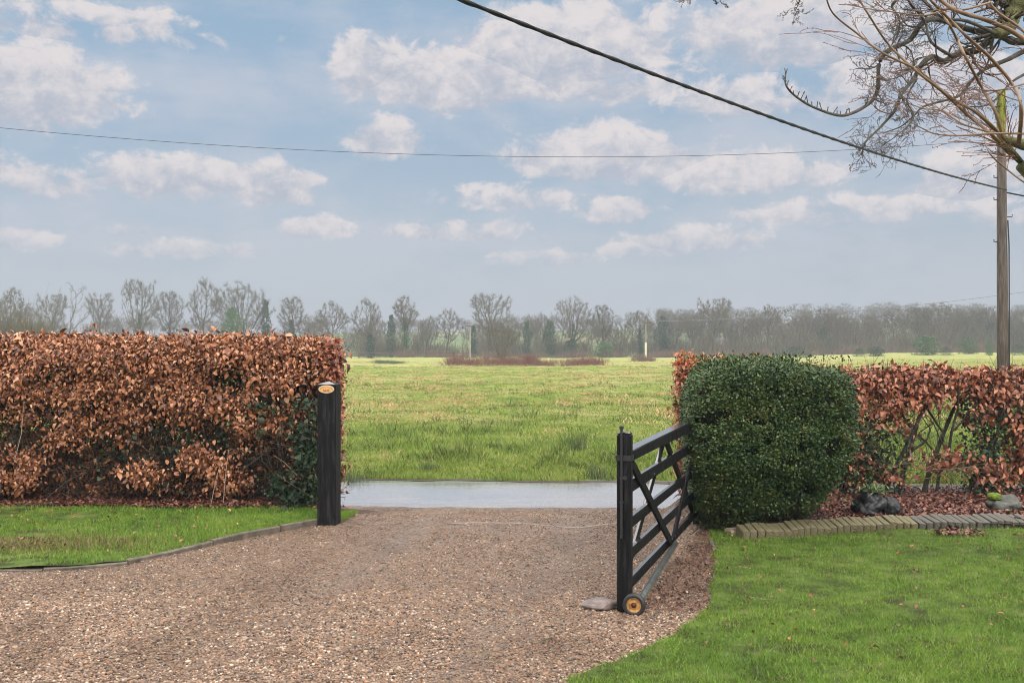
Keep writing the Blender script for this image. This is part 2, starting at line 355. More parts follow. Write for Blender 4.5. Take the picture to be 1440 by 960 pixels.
def gravel(t, b, tcx, noise, rngm, mix, ramp, bump):
    v = t.nodes.new('ShaderNodeTexVoronoi'); v.inputs['Scale'].default_value = 75; t.links.new(tcx.outputs['Object'], v.inputs[0])
    s = t.nodes.new('ShaderNodeSeparateColor'); t.links.new(v.outputs['Color'], s.inputs[0])
    c = ramp(s.outputs[0], [(.08,.05,.034),(.16,.105,.07),(.24,.165,.11),(.29,.205,.145),(.25,.14,.08),(.42,.33,.25)])
    dirt = mix(rngm(noise(1.1, 6, .65, (1,.55,1)), .42, .68), c, mix(.75, c, (.13,.085,.06)))
    c2 = mix(rngm(v.outputs['Distance'], .35, .8), dirt, (.05,.033,.025))
    moss = mix(rngm(noise(2.1, 6, .7, off=(9,2,0)), .58, .8, 0, .5), c2, (.13,.12,.045))
    t.links.new(moss, b.inputs['Base Color'])
    inv = t.nodes.new('ShaderNodeMath'); inv.operation = 'SUBTRACT'; inv.inputs[0].default_value = 1; t.links.new(v.outputs['Distance'], inv.inputs[1])
    bump(inv.outputs[0], 1., .012)
    t.links.new(rngm(noise(3, 5), .4, .6, .35, .6), b.inputs['Roughness'])
GRAVEL = ground_mat('wet pea gravel', gravel, .45, .4)
STONES = mat('gravel pebble', [(.028,.016,.011),(.09,.052,.034),(.22,.14,.09),(.29,.19,.125),(.33,.165,.08),(.21,.155,.12),(.62,.50,.38)], .42, spec=.45, patch=.9)
def roadm(t, b, tcx, noise, rngm, mix, ramp, bump):
    c = ramp(noise(14, 8, .75), [(.10,.097,.095),(.21,.203,.205),(.28,.27,.275)])
    t.links.new(c, b.inputs['Base Color'])
    wet = noise(1.2, 7, .65, (.35,2.4,1)); t.links.new(rngm(wet, .40, .66, .10, .32), b.inputs['Roughness']); b.inputs['Coat Weight'].default_value = .8; b.inputs['Coat Roughness'].default_value = .14; b.inputs['Coat IOR'].default_value = 1.7
ROAD = ground_mat('wet asphalt', roadm, .2, 1.0)
def soilm(t, b, tcx, noise, rngm, mix, ramp, bump):
    c = ramp(rngm(noise(9, 8, .75), .3, .7), [(.014,.009,.007),(.05,.025,.018),(.12,.065,.045),(.22,.13,.09)])
    t.links.new(c, b.inputs['Base Color']); bump(noise(38, 6, .7), 1., .03)
BED = ground_mat('leaf strewn soil', soilm, .7, .3)
def lawnm(t, b, tcx, noise, rngm, mix, ramp, bump):
    c = ramp(rngm(noise(4, 8, .7), .3, .7), [(.035,.028,.014),(.06,.08,.016),(.09,.15,.022),(.17,.18,.06)])
    t.links.new(c, b.inputs['Base Color']); bump(noise(60, 6, .7), 1., .03)
LAWN = ground_mat('lawn turf', lawnm, .8, .2)
def fieldm(t, b, tcx, noise, rngm, mix, ramp, bump):
    g = ramp(rngm(noise(.9, 8, .75, (1,.5,1)), .3, .7), [(.11,.17,.022),(.21,.29,.038),(.30,.36,.065),(.40,.41,.13)])
    big = noise(.045, 6, .65, (.6,1.3,1)); mid = noise(.33, 7, .72, (.8,1.0,1), (40,3,0))
    f = t.nodes.new('ShaderNodeMath'); f.operation = 'MULTIPLY_ADD'; t.links.new(big, f.inputs[0]); f.inputs[1].default_value = .7
    h = t.nodes.new('ShaderNodeMath'); h.operation = 'MULTIPLY'; t.links.new(mid, h.inputs[0]); h.inputs[1].default_value = .55; t.links.new(h.outputs[0], f.inputs[2])
    c = mix(rngm(f.outputs[0], .57, .74, 0, .7), g, (.54,.45,.20))
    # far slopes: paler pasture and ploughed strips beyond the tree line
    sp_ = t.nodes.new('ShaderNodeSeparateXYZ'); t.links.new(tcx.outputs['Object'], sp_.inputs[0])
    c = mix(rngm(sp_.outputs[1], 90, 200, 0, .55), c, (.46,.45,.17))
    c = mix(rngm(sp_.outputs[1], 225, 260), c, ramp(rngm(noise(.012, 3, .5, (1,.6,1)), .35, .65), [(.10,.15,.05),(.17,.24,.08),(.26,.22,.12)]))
    t.links.new(c, b.inputs['Base Color']); bump(noise(1.6, 9, .8), 1., .5)
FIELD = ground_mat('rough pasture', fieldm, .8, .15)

# ------------------------------------------------------------------ the land
def hgt(x, y):
    """height of the land, vectorised"""
    x = np.asarray(x, float); y = np.asarray(y, float)+0*x
    gap = ss(x, -2.25, -1.8)*(1-ss(x, 1.5, 2.1))
    a = 10.4*gap+12.35*(1-gap)
    near = -.25*ss(y, a, 12.95)
    u = x/np.maximum(y, 1)
    f = -.25+.22*ss(y, 15.6, 17.5)-.00727*np.maximum(y-13, 0)*(1-ss(y, 235, 300))*1.0
    f = np.where(y > 235, -.03-.00727*222+(.00727*222)*ss(y, 235, 300), f)
    f = f+.95*ss(u, .15, .42)*ss(y, 60, 220)
    hill = (6.5+6*ss(u, .02, .35)+1.5*np.sin(x*.011+1))*ss(y, 270, 620)-9*ss(y, 700, 1500)
    f = f+hill
    bumps = (fbm(x*.35, y*.35, 0, 5)-.5)*.28*ss(y, 16.5, 22)+(fbm(x*.06, y*.06, 0, 9)-.5)*.5*ss(y, 22, 60)
    return np.where(y > 15.0, f+bumps, near)
def gx(v): return [v]
def sheet(name, xs_of, ys, nx, off, m, kind='structure', rough=0.0, parent=None):
    """grid sheet; xs_of(y) gives the x range of each row"""
    V = []
    for y in ys:
        a, b = xs_of(y); x = np.linspace(a, b, nx); yy = np.full(nx, y)
        z = hgt(x, yy)+off
        if rough: z = z+(fbm(x*3, yy*3, 0, 31)-.5)*rough
        V.append(np.stack([x, yy, z], 1))
    V = np.concatenate(V); n = len(ys); i = np.arange(n-1)[:, None]*nx+np.arange(nx-1)[None]; i = i.ravel()
    o = npmesh(name, V, np.stack([i, i+1, i+1+nx, i+nx], 1), m, parent, True); return tag(o, kind=kind)
ys = list(np.linspace(-25, 9, 18))+list(np.linspace(9.3, 16.5, 26))
sheet('ground', lambda y: (-45, 45), ys, 46, -.06, SOIL)
# road: near and far edges from the photograph, curving gently
def road_near(x): return 12.97-.055*x+.0*x*x
def road_far(x): return 15.35-.13*x*(1/(1+abs(x)*.03))
def strip(name, x0, x1, nx, near, far, ny, off, m, rough=0., hfun=None):
    X = np.linspace(x0, x1, nx); V = []
    for x in X:
        y = np.linspace(near(x), far(x), ny); xx = np.full(ny, x)
        z = (hgt(xx, y) if hfun is None else hfun(xx, y))+off
        if rough: z = z+(fbm(xx*3, y*3, 0, 31)-.5)*rough
        V.append(np.stack([xx, y, z], 1))
    V = np.concatenate(V); i = (np.arange(nx-1)[:, None]*ny+np.arange(ny-1)[None]).ravel()
    return tag(npmesh(name, V, np.stack([i, i+ny, i+ny+1, i+1], 1), m, None, True), kind='structure')
strip('road', -45, 45, 91, lambda x: road_near(x)-.35, lambda x: road_far(x)+.3, 16, .012, ROAD,
      hfun=lambda x, y: -.25+.02*np.sin((y-12.9)/2.6*math.pi)-.05*(1-ss(y-road_near(x), -.2, .05)))
strip('verge_mud', -45, 45, 240, lambda x: road_far(x)-.10-.06*math.sin(x*3.1)-.04*math.sin(x*8), lambda x: road_far(x)+.22, 8, .016, MUD, rough=.01, hfun=lambda x, y: -.25+.02*np.sin((y-12.9)/2.6*math.pi)+0*x)
# field: fan-shaped sheet out to the horizon
fy = [15.2]; 
while fy[-1] < 3500: fy.append(fy[-1]*1.022+.03)
V = []; U = np.concatenate([np.linspace(-1.5, -.55, 18)[:-1], np.linspace(-.55, .65, 240), np.linspace(.65, 1.5, 16)[1:]])
for k, y in enumerate(fy):
    x = U*(y+6); s = y if k else None
    yy = np.full(len(U), y)
    if y < 24:        # the near rows follow the road's far edge
        q = (24-y)/(24-15.2); yy = yy+q*(np.vectorize(road_far)(x)-15.2+.02*np.sin(x*5)+.05*(fbm(x*1.5, x*0, 0, 3)-.5))
    z = hgt(x, yy)
    if k == 0: z = z*0-.28
    V.append(np.stack([x, yy, z], 1))
V = np.concatenate(V); nx = len(U); i = (np.arange(len(fy)-1)[:, None]*nx+np.arange(nx-1)[None]).ravel()
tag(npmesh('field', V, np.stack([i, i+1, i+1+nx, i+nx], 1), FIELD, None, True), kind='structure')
# gravel drive with shallow wheel tracks
def drive_h(x, y):
    cx = -.15-.10*(10.5-y)-.035*np.maximum(10.5-y, 0)**1.7      # the tracks swing in from the left
    t = np.exp(-((x-cx-.75)/.28)**2)+np.exp(-((x-cx+.75)/.28)**2)
    return hgt(x, y)-.045*t*(1-ss(y, 10.3, 12.2))+(fbm(x*2.2, y*2.2, 0, 41)-.5)*.035*(1-.7*ss(y, 11, 12.6))+.012*fbm(x*9, y*9, 0, 43)
strip('gravel_drive', -9, 3.2, 190, lambda x: 2.5, lambda x: road_near(x)+.05*math.sin(x*2.3)+.04*math.sin(x*7), 190, .0, GRAVEL, hfun=drive_h)
# loose pebbles lying over the gravel
n = 215000
y = 5.0*(13.0/5.0)**rng.random(n); x = (rng.random(n)*1.25-.62)*y
cx_t = -.15-.10*(10.5-y)-.035*np.maximum(10.5-y, 0)**1.7
worn = np.exp(-((x-cx_t-.75)/.24)**2)+np.exp(-((x-cx_t+.75)/.24)**2)
keep = (x < 2.05) & (x > -7) & (y < 12.95) & (rng.random(n) > worn*.75*fbm(x*1.1, y*.7, 0, 303)*1.5)
x, y = x[keep], y[keep]
t_ = (1+5**.5)/2
ICO_V = np.array([(-1,t_,0),(1,t_,0),(-1,-t_,0),(1,-t_,0),(0,-1,t_),(0,1,t_),(0,-1,-t_),(0,1,-t_),(t_,0,-1),(t_,0,1),(-t_,0,-1),(-t_,0,1)])/1.9
ICO_F = [(0,11,5),(0,5,1),(0,1,7),(0,7,10),(0,10,11),(1,5,9),(5,11,4),(11,10,2),(10,7,6),(7,1,8),(3,9,4),(3,4,2),(3,2,6),(3,6,8),(3,8,9),(4,9,5),(2,4,11),(6,2,10),(8,6,7),(9,8,1)]
OCT_V = [(1,0,0),(-1,0,0),(0,1,0),(0,-1,0),(0,0,1),(0,0,-1)]; OCT_F = [(0,2,4),(2,1,4),(1,3,4),(3,0,4),(2,0,5),(1,2,5),(3,1,5),(0,3,5)]
near = y < 7.6
for msk, bv, bf in ((near, ICO_V, ICO_F), (~near, OCT_V, OCT_F)):
    P = np.stack([x[msk], y[msk], drive_h(x[msk], y[msk])+.002], 1); k = len(P)
    s = rng.gamma(5, .00085, k)+.0019
    d = rng.normal(size=(k, 3))*[1,1,.25]
    pb = scatter('pebbles', bv, bf, P, frames(d, up=np.tile([0,0,1.], (k,1))+rng.normal(0,.2,(k,3))), np.stack([s, s*rng.uniform(1,1.6,k), s*.65], 1), STONES, None, .12)
    tag(pb, 'loose brown and cream pebbles '+('near the camera on the drive' if bv is ICO_V else 'farther up the drive towards the road'), 'pebbles', kind='stuff')

# ---- left lawn, its edging, leaf litter
KP = [(-260,806),(-60,805),(60,804),(100,802),(180,795),(240,783),(300,768),(345,757),(395,748),(440,740),(470,735)]
KW = [at(*p) for p in KP]
def poly(pts, x): return float(np.interp(x, [p[0] for p in pts], [p[1] for p in pts]))
lx0, lx1 = KW[0][0], KW[-1][0]
strip('lawn_strip', -9, lx1-.02, 60, lambda x: poly(KW, x)+.02, lambda x: 11.35, 24, .035, LAWN, rough=.05)
strip('leaf_litter_bed', -9, -1.93, 60, lambda x: 11.2, lambda x: 12.45, 12, .055, BED, rough=.06)
EDGE_G = 'concrete edging pieces round the left lawn'
elab = ['low concrete edging piece beside the foot of the black gate post','concrete edging piece sloping down left of the gate post, second from it',
 'middle concrete edging piece where the lawn edge swings left','thin concrete edging piece sunk level with gravel at far left lawn front','concrete edging piece running out of the left of the frame']
parts_ = [(KP[8:], .065), (KP[6:9], .058), (KP[4:7], .048), (KP[2:5], .03), (KP[0:3], .02)]
for (pp, hh), lab in zip(parts_, elab):
    W = [Vector((*at(*p), 0)) for p in pp]; v = []; f = []
    a, b = W[0], W[-1]; d = (b-a).normalized(); W[0] = a+d*.006; W[-1] = b-d*.006
    for i, p in enumerate(W):
        t = (W[min(i+1, len(W)-1)]-W[max(i-1, 0)]).normalized(); nrm = Vector((-t.y, t.x, 0))
        for (o, z) in ((0,-.1),(0,hh-.008),(.008,hh),(.042,hh),(.05,hh-.008),(.05,-.1)): v.append((*(p+nrm*o).xy, z))
    for i in range(len(W)-1):
        for k in range(5): f.append((i*6+k, i*6+6+k, i*6+7+k, i*6+k+1))
    f += [tuple(range(6)), tuple(reversed(range(len(v)-6, len(v))))]
    e = MB(); e.add(v, f); tag(e.build('edging_slab', KERB), lab, 'lawn edging', EDGE_G)
# ---- right lawn, leafy strip, bed
RL = [(740,1040),(800,962),(850,938),(905,918),(955,893),(985,872),(998,852),(1003,820),(1003,790),(1001,765),(1000,752)]
RW = [at(*p) for p in RL]
def rl_left(y): return float(np.interp(y, [p[1] for p in RW], [p[0] for p in RW]))
yk = at(1200, 758)[1]
def bk(x): return 9.86+.05*(x-2)+.02*(x-2)**1.0 if x < 3 else 9.98-.0*(x-3)
sheet('lawn', lambda y: (rl_left(y)+.01, 9+y*.1), list(np.linspace(4.2, 9.95, 70)), 60, .03, LAWN, rough=.05)
strip('flower_bed', 1.9, 9, 60, lambda x: 9.95, lambda x: 12.5, 24, .07, BED, rough=.07)

# ---- grass
def lawn_h(x, y, off): return hgt(x, y)+off+(fbm(x*3, y*3, 0, 31)-.5)*.05
n = 185000; y = 4.8+rng.random(n)**1.05*5.15; x = rng.random(n)*(.62*y+.3)
lim = np.interp(y, [p[1] for p in RW], [p[0] for p in RW])+(fbm(y*6, y*0, 0, 77)-.5)*.10-.01
k = (x > lim) & (fbm(x*2.3, y*2.3, 0, 51) > .17+.16*rng.random(n)); x, y = x[k], y[k]
hh = (.016+.03*fbm(x*1.7, y*1.7, 0, 61)+.012*rng.random(len(x)))*np.where(x-np.interp(y, [p[1] for p in RW], [p[0] for p in RW]) < .05, 1.0, 1)
tag(blades('lawn_grass', np.stack([x, y, lawn_h(x, y, .02)], 1), hh, rng.uniform(.0025,.0048,len(x)), GRASS, .75), 'short wet green lawn grass right of the gate', 'grass', kind='stuff')
n = 62000; x = -7.5+rng.random(n)*5.85; y0 = np.interp(x, [p[0] for p in KW], [p[1] for p in KW])+.05; y = y0+rng.random(n)*(11.32-y0)
k = (x > -.56*y-.4) & (fbm(x*2.3, y*2.3, 0, 51) > .30+.1*rng.random(n)); x, y = x[k], y[k]
patch = np.exp(-(((x+4.1)/.95)**2+((y-9.12)/.26)**2)); k = rng.random(len(x)) > .9*patch; x, y = x[k], y[k]; patch = patch[k]
hh = .018+.035*fbm(x*1.7, y*1.7, 0, 61)+.015*rng.random(len(x))+.03*patch
tag(blades('lawn_strip_grass', np.stack([x, y, lawn_h(x, y, .03)], 1), hh, rng.uniform(.003,.006,len(x)), GRASS, .55), 'bright green grass between the edging and the beech hedge', 'grass', kind='stuff')
n = 6500; x = -4.2+rng.normal(0,.6,n); y = 9.14+rng.normal(0,.17,n); k = (y > np.interp(x, [p[0] for p in KW], [p[1] for p in KW])+.1) & (y < 10.6); x, y = x[k], y[k]
tag(blades('wild_grass_patch', np.stack([x, y, lawn_h(x, y, .03)], 1), rng.uniform(.02,.09,len(x)), rng.uniform(.003,.006,len(x)), mat('yellowed long grass', [(.05,.055,.018),(.15,.17,.045),(.30,.25,.09),(.10,.05,.03)], .6), .5), 'uncut yellowish grass clumps on the left lawn', 'long grass', kind='stuff')
# verge and field tufts
def field_blades(n, y0, y1, umin, umax, h0, h1, wd, m, name, label, per=8, sel=None, spread=.10, lean=.8, fall=1.0, fade=0.):
    y = y0*(y1/y0)**(rng.random(n)**fall); x = (umin+rng.random(n)*(umax-umin))*y
    y = np.where(y < 24, np.maximum(y, np.vectorize(road_far)(x)+.12+.1*vn(x*4, x*0)), y)
    if sel is not None: k = sel(x, y); x, y = x[k], y[k]
    s = fbm(x*1.6, y*1.1, 0, 91)+.25*(rng.random(len(x))-.5)
    hh = np.repeat((h0+(h1-h0)*s**2*1.6)*(1-fade*ss(y, 17, 30)), per); X = np.repeat(x, per)+rng.normal(0, spread, len(x)*per); Y = np.repeat(y, per)+rng.normal(0, spread, len(x)*per)
    Y = np.maximum(Y, np.vectorize(road_far)(X)+.06)
    hh = hh*rng.uniform(.6, 1.2, len(X)); wds = rng.uniform(.7, 1.3, len(X))*wd*(1+Y/40)
    return tag(blades(name, np.stack([X, Y, hgt(X, Y)-.01], 1), hh, wds, m, lean), label, 'grass', kind='stuff')
field_blades(21000, 15.4, 38, -.24, .56, .03, .19, .008, GRASSV, 'verge_grass', 'long wet grass on the verge beyond the road', 9, fall=1.6, fade=.65)
field_blades(17000, 18, 110, -.24, .56, .02, .16, .014, GRASSV, 'pasture_grass', 'rough grass tussocks across the middle of the field', 6, spread=.16)
DKG = mat('dark coarse grass', [(.02,.04,.012),(.06,.10,.02),(.12,.16,.035),(.22,.19,.08)], .5, trans=.15)
field_blades(3600, 15.5, 60, -.24, .56, .08, .27, .009, DKG, 'coarse_grass_clumps', 'dark coarse grass clumps along the verge and near field', 12, fall=1.7, sel=lambda x, y: fbm(x*1.3, y*1.0, 0, 211) > .56, spread=.09, lean=.55)
field_blades(14000, 17.2, 140, -.24, .56, .05, .20, .016, TAN, 'dead_grass_tussocks', 'tan dead grass tussocks scattered over the field', 9, sel=lambda x, y: fbm(x*.5, y*.3, 0, 101)+.06*ss(y,30,60) > .53, spread=.16, lean=1.2)
# ------------------------------------------------------------------ hedges
def leaf_shoots(name, P, outd, m, parent, per=(4,9), size=(.045,.075), spread=.05, droop=.9, bv=LEAF_V, bf=LEAF_F):
    """clusters of leaves hanging from shoot points P"""
    cnt = rng.integers(per[0], per[1], len(P)); Q = np.repeat(P, cnt, 0); O = np.repeat(outd, cnt, 0)
    Q = Q+rng.normal(0, spread, Q.shape)*[1,1,1.0]
    d = O*.55+rng.normal(0, .55, Q.shape)+np.array([0,0,-droop])*rng.uniform(.2, 1.2, (len(Q),1))
    nrm = O*1.0+rng.normal(0, .6, Q.shape)+[0,0,.5]
    Fm = frames(d, up=nrm); s = rng.uniform(size[0], size[1], len(Q))*np.exp(rng.normal(0,.24,len(Q)))
    return scatter(name, bv, bf, Q, Fm, np.stack([s*rng.uniform(.75,1.15,len(Q)), s, s*rng.uniform(.3,3.6,len(Q))], 1), m, parent)
def hedge_points(n, x0, x1, y0, y1, z0, z1, dens, front=.55, topf=.3):
    """random points in the outer shell of a clipped block, kept by dens(x,z,side)"""
    k = rng.random(n); dep = np.abs(rng.exponential(.07, n)); dep = np.minimum(dep, .4)
    x = rng.uniform(x0, x1, n); z = rng.uniform(z0, z1, n); y = rng.uniform(y0, y1, n); O = np.zeros((n,3))
    f = k < front; t = (k >= front) & (k < front+topf); e = k >= front+topf
    und = (fbm(x*2.6, z*4.2, 0, 111)-.5)*.30
    y = np.where(f, y0+dep+und, y); O[f] = (0,-1,0)
    ut = (fbm(x*2.5, y*2.5, 0, 113)-.5)*.10
    z = np.where(t, z1-dep*.8+ut, z); O[t] = (0,0,1)
    half = rng.random(n) < .35
    xe = np.where(half, x0+dep, x1-dep)
    x = np.where(e, xe, x); O[e] = np.stack([np.where(half, -1, 1), 0*x, 0*x], 1)[e]
    bk_ = e & (rng.random(n) < .6); x = np.where(bk_, rng.uniform(x0, x1, n), x); y = np.where(bk_, y1-dep, y); O[bk_] = (0,1,0)
    # round the shoulders
    rz = np.clip((z-(z1-.18))/.18, 0, 1); y = y+rz**2*.10*(y < (y0+y1)/2)
    ok = dens(x, y, z) > rng.random(n)
    return np.stack([x, y, z], 1)[ok], O[ok]
def stems(parent, xs, y, z0, z1, r, wob, m, name='stem', fork=2):
    """one gnarled stem with forks per plant, each its own part"""
    for x in xs:
        S = []
        def go(p, d, L_, rad, depth):
            k = 5
            for i in range(k):
                q = p+d*(L_/k)
                if q.z > z1 or abs(q.y-y) > .36 or q.x > xs[-1]+.12 or q.x < xs[0]-.1: return
                S.append((*p, *q, rad*(1-.12*i/k*2), rad*(1-.12*(i+1)/k*2))); p = q
                d = (d+Vector((random.gauss(0,wob), random.gauss(0,wob*.7), random.gauss(0,wob*.4)))).normalized()
                rad *= .94
                if depth < fork and i in (1,2,3,4) and random.random() < .75:
                    dd = (d+Vector((random.choice((-1,1))*random.uniform(.5,1.2), random.gauss(0,.4), random.uniform(-.1,.5)))).normalized()
                    go(p, dd, L_*random.uniform(.35,.6), rad*.55, depth+1)
        go(Vector((x, y+random.uniform(-.08,.08), z0)), Vector((random.gauss(0,.15), random.gauss(0,.08), 1)).normalized(), z1-z0, r*random.uniform(.75,1.25), 0)
        segs(name, S, m, 6, parent)
def twigs(name, n, x0, x1, y0, y1, z0, z1, m, parent, ln=(.1,.35), r=.0022, dens=None):
    P = np.stack([rng.uniform(x0,x1,n), rng.uniform(y0,y1,n), rng.uniform(z0,z1,n)], 1)
    if dens is not None: P = P[dens(P[:,0], P[:,1], P[:,2]) > rng.random(n)]
    n = len(P); d = rng.normal(0, .6, (n,3))+[0,-.15,.5]; d /= np.linalg.norm(d, axis=1, keepdims=True); Ls = rng.uniform(*ln, n)[:,None]
    mid = P+d*Ls*.5; d2 = d+rng.normal(0,.25,(n,3)); end = mid+d2*Ls*.5
    rr = np.full((n,1), r)*rng.uniform(.6,1.8,(n,1))
    S = np.concatenate([np.concatenate([P, mid, rr, rr*.8], 1), np.concatenate([mid, end, rr*.8, rr*.4], 1)])
    return segs(name, S, m, 3, parent)

# ---- left beech hedge
hl = empty('beech_hedge', (-4.8, 11.7, 0)); hl_in = Vector(hl.location)
tag(hl, 'tall clipped beech hedge of dry copper leaves left of the drive', 'hedge')
HX0, HX1, HY0, HY1, HZ = -8.2, -2.02, 11.32, 12.22, 1.765
def rel(o, par):      # built in world coordinates: keep them while parenting
    o.matrix_parent_inverse = par.matrix_world.inverted() if False else Matrix.Translation(-Vector(par.location)); return o
def dl(x, y, z):
    hol = fbm(x*1.9, z*2.6, y*1.5, 121)
    up = ss(z, .25, 1.75)
    d = ss(hol, .42-.13*up, .52-.10*up)*(.75+.25*up)*(.06+.94*ss(fbm(x*4.2, z*6.5, y*3, 123), .50-.07*up, .56-.07*up))
    return np.maximum(ss(z, 1.42, 1.72), d)*np.where(z < .26, .25, 1)*.94
P, O = hedge_points(27000, HX0, HX1, HY0, HY1, .12, HZ, dl, .62, .26)
rel(leaf_shoots('foliage', P, O, BEECH, hl, (5,11), (.032,.058)), hl)
k = 420; P = np.stack([rng.uniform(HX0,HX1-.1,k), rng.uniform(HY0+.02,HY1-.1,k), HZ+rng.exponential(.035,k)],1)
rel(leaf_shoots('top_sprigs', P, np.tile([0,0,1.],(k,1)), BEECH, hl, (3,6), (.035,.06), .02, -.5), hl)
k = 7500; P = np.stack([rng.uniform(HX0,HX1,k), rng.uniform(HY0+.3,HY1,k), rng.uniform(.2,HZ-.1,k)*np.where(rng.random(k)<.35,.35,1)-.05],1); k2 = (fbm(P[:,0]*1.5,P[:,2]*1.5,0,9) > .25); P = P[k2]
rel(leaf_shoots('inner_foliage', P, rng.normal(0,1,P.shape), BEECH, hl, (4,8), (.04,.07), .09), hl)
# redder, brighter end of the hedge by the opening
k = 1500; th = rng.uniform(-.3, math.pi*.75, k); zz = .55+rng.random(k)**.75*1.20
P = np.stack([HX1-.26+np.cos(th)*.33*1.0, HY0+.45+np.sin(th-1.2)*.42, zz], 1)
rel(leaf_shoots('end_foliage', P, np.stack([np.ones(k)*.8, -.5*np.ones(k), np.zeros(k)],1), BEECHR, hl, (4,8), (.04,.065)), hl)['label'] = 'redder leaves at the end of the hedge by the opening'
stems(hl, np.arange(-8.0,-2.1,.33), 11.75, -.05, 1.6, .020, .16, STEM)
rel(twigs('twigs', 7000, HX0, HX1, HY0+.25, HY1, .0, .6, TWIG, hl, (.12,.3), .003), hl)
for o in hl.children:
    if o.name.startswith('stem'): rel(o, hl)
rel(twigs('twigs', 16000, HX0, HX1, HY0+.06, HY1, .08, HZ-.15, TWIG, hl, (.12,.4)), hl)
# long pale suckers leaning out of the foot of the hedge
SUCK = mat('pale twig', [(.22,.15,.10),(.36,.27,.20)], .6)
for (a, b, c) in (((296,712),(305,668),(318,632)),((314,706),(318,660),(322,630)),((418,668),(400,650),(385,640)),((505-60,672),(440,655),(430,648)),((20,650),(30,610),(34,560))):
    s = MB(); s.tube([at3(a[0],a[1],11.15), at3(b[0],b[1],11.18), at3(c[0],c[1],11.3)], [.004,.0035,.002], 5); rel(s.build('sucker', SUCK, hl), hl)
# ivy in the hedge foot and by the post
iv = empty('ivy', (-2.2, 11.2, 0)); tag(iv, 'dark green ivy climbing the hedge end beside the black gate post', 'ivy')
k = 1500; P = np.stack([-2.05-np.abs(rng.normal(0,.30,k)), 11.24+rng.normal(0,.06,k), rng.random(k)**1.3*1.15+.02], 1)
kk = fbm(P[:,0]*4, P[:,2]*4, 0, 131) > .36+.12*P[:,2]; P = P[kk]
rel(leaf_shoots('leaves', P, np.tile([0.,-1,0], (len(P),1)), IVY, iv, (1,3), (.035,.06), .03, .5, IVY_V), iv)
rel(twigs('stems', 120, -2.6, -2.1, 11.22, 11.32, .0, 1.0, TWIG, iv, (.2,.5), .003), iv)
iv2 = empty('ivy', (-5, 11.3, 0)); tag(iv2, 'sparse dark ivy threaded through the lower left beech hedge', 'ivy')
k = 1800; P = np.stack([rng.uniform(-7,-2.3,k), 11.44+rng.random(k)*.25, rng.random(k)*1.45+.12], 1)
kk = fbm(P[:,0]*1.7, P[:,2]*1.7, 0, 133) > .52; P = P[kk]
rel(leaf_shoots('leaves', P, np.tile([0.,-1,0], (len(P),1)), IVY, iv2, (1,4), (.03,.055), .05, .5, IVY_V), iv2)

# ---- right beech hedge: thin, leafy on top, bare-stemmed below
hr = empty('beech_hedge', (5, 12.0, 0)); tag(hr, 'thin gappy beech hedge with bare stems right of the evergreen block', 'hedge')
GX0, GX1, GY0, GY1 = 1.93, 9.0, 11.72, 12.22
GZ = 1.41
holes = [(at3(1325,585,11.9), .34, .24), (at3(1345,560,11.9), .20, .20), (at3(1390,590,11.9), .12, .16), (at3(1290,620,11.9), .20, .18), (at3(1300,575,11.9), .13, .12), (at3(1330,675,11.9), .45, .17), (at3(1245,610,11.9), .10, .14), (at3(1210,645,11.9), .07, .12)]
def dr(x, y, z):
    hol = fbm(x*2.6, z*3.0, y*1.5, 151); top = ss(z, .98, 1.28)
    d = ss(hol, .41-.36*top, .53-.32*top)*(.62+.38*top)
    for c, a, b in holes: d = d*ss(((x-c.x)/a)**2+((z-c.z)/b)**2, .30, .95)
    return np.where((x < 2.6), np.maximum(d, .7), d)*np.where(z < .22, .3, 1)
P, O = hedge_points(10500, GX0, GX1, GY0, GY1, .12, GZ, dr, .55, .32)
# the hedge top rises towards the evergreen block
P[:,2] += .09*(1-ss(P[:,0], 2.3, 3.4))*ss(P[:,2], .8, 1.4)
rel(leaf_shoots('foliage', P, O, BEECHR, hr, (3,7), (.045,.075)), hr)
k = 1500; P = np.stack([rng.uniform(GX0,GX1,k), rng.uniform(GY0+.1,GY1-.1,k), rng.uniform(.15,GZ-.1,k)],1); P = P[dr(P[:,0],P[:,1],P[:,2])*.9 > rng.random(k)]
rel(leaf_shoots('inner_foliage', P, rng.normal(0,1,P.shape), BEECHR, hr, (3,6), (.045,.07), .07), hr)
k = 260; P = np.stack([GX0-.02+rng.random(k)*.25, 11.8+rng.random(k)*.4, .75+rng.random(k)*.9],1)
rel(leaf_shoots('end_foliage', P, np.tile([-1.,-.3,0],(k,1)), BEECHO, hr, (4,8), (.04,.065), .04), hr)['label'] = 'bright orange leaves at the end of the hedge behind the evergreen'
k = 240; P = np.stack([1.95+rng.random(k)*1.0, 11.75+rng.random(k)*.3, 1.50+rng.random(k)*.08],1)
rel(leaf_shoots('top_foliage', P, np.tile([0,0,1.],(k,1)), BEECHO, hr, (3,6), (.04,.06), .035), hr)['label'] = 'bright orange leaves showing over the evergreen block'
sx = [2.1,2.4,2.75,3.05,3.35] + [((p-720)/F*11.95) for p in (1188,1215,1240,1262,1297,1318,1362,1388,1420,1436)]+[6.1,6.4,6.75,7.1,7.4,7.8,8.1,8.5,8.8]
stems(hr, sx, 11.95, 0.0, 1.35, .027, .17, STEM, fork=3)
for o in hr.children:
    if o.name.startswith('stem'): rel(o, hr)
rel(twigs('twigs', 9500, GX0, GX1, GY0, GY1, .1, GZ-.03, TWIG, hr, (.12,.38), .0024, dens=lambda x,y,z: .25+.75*dr(x,y,z)), hr)
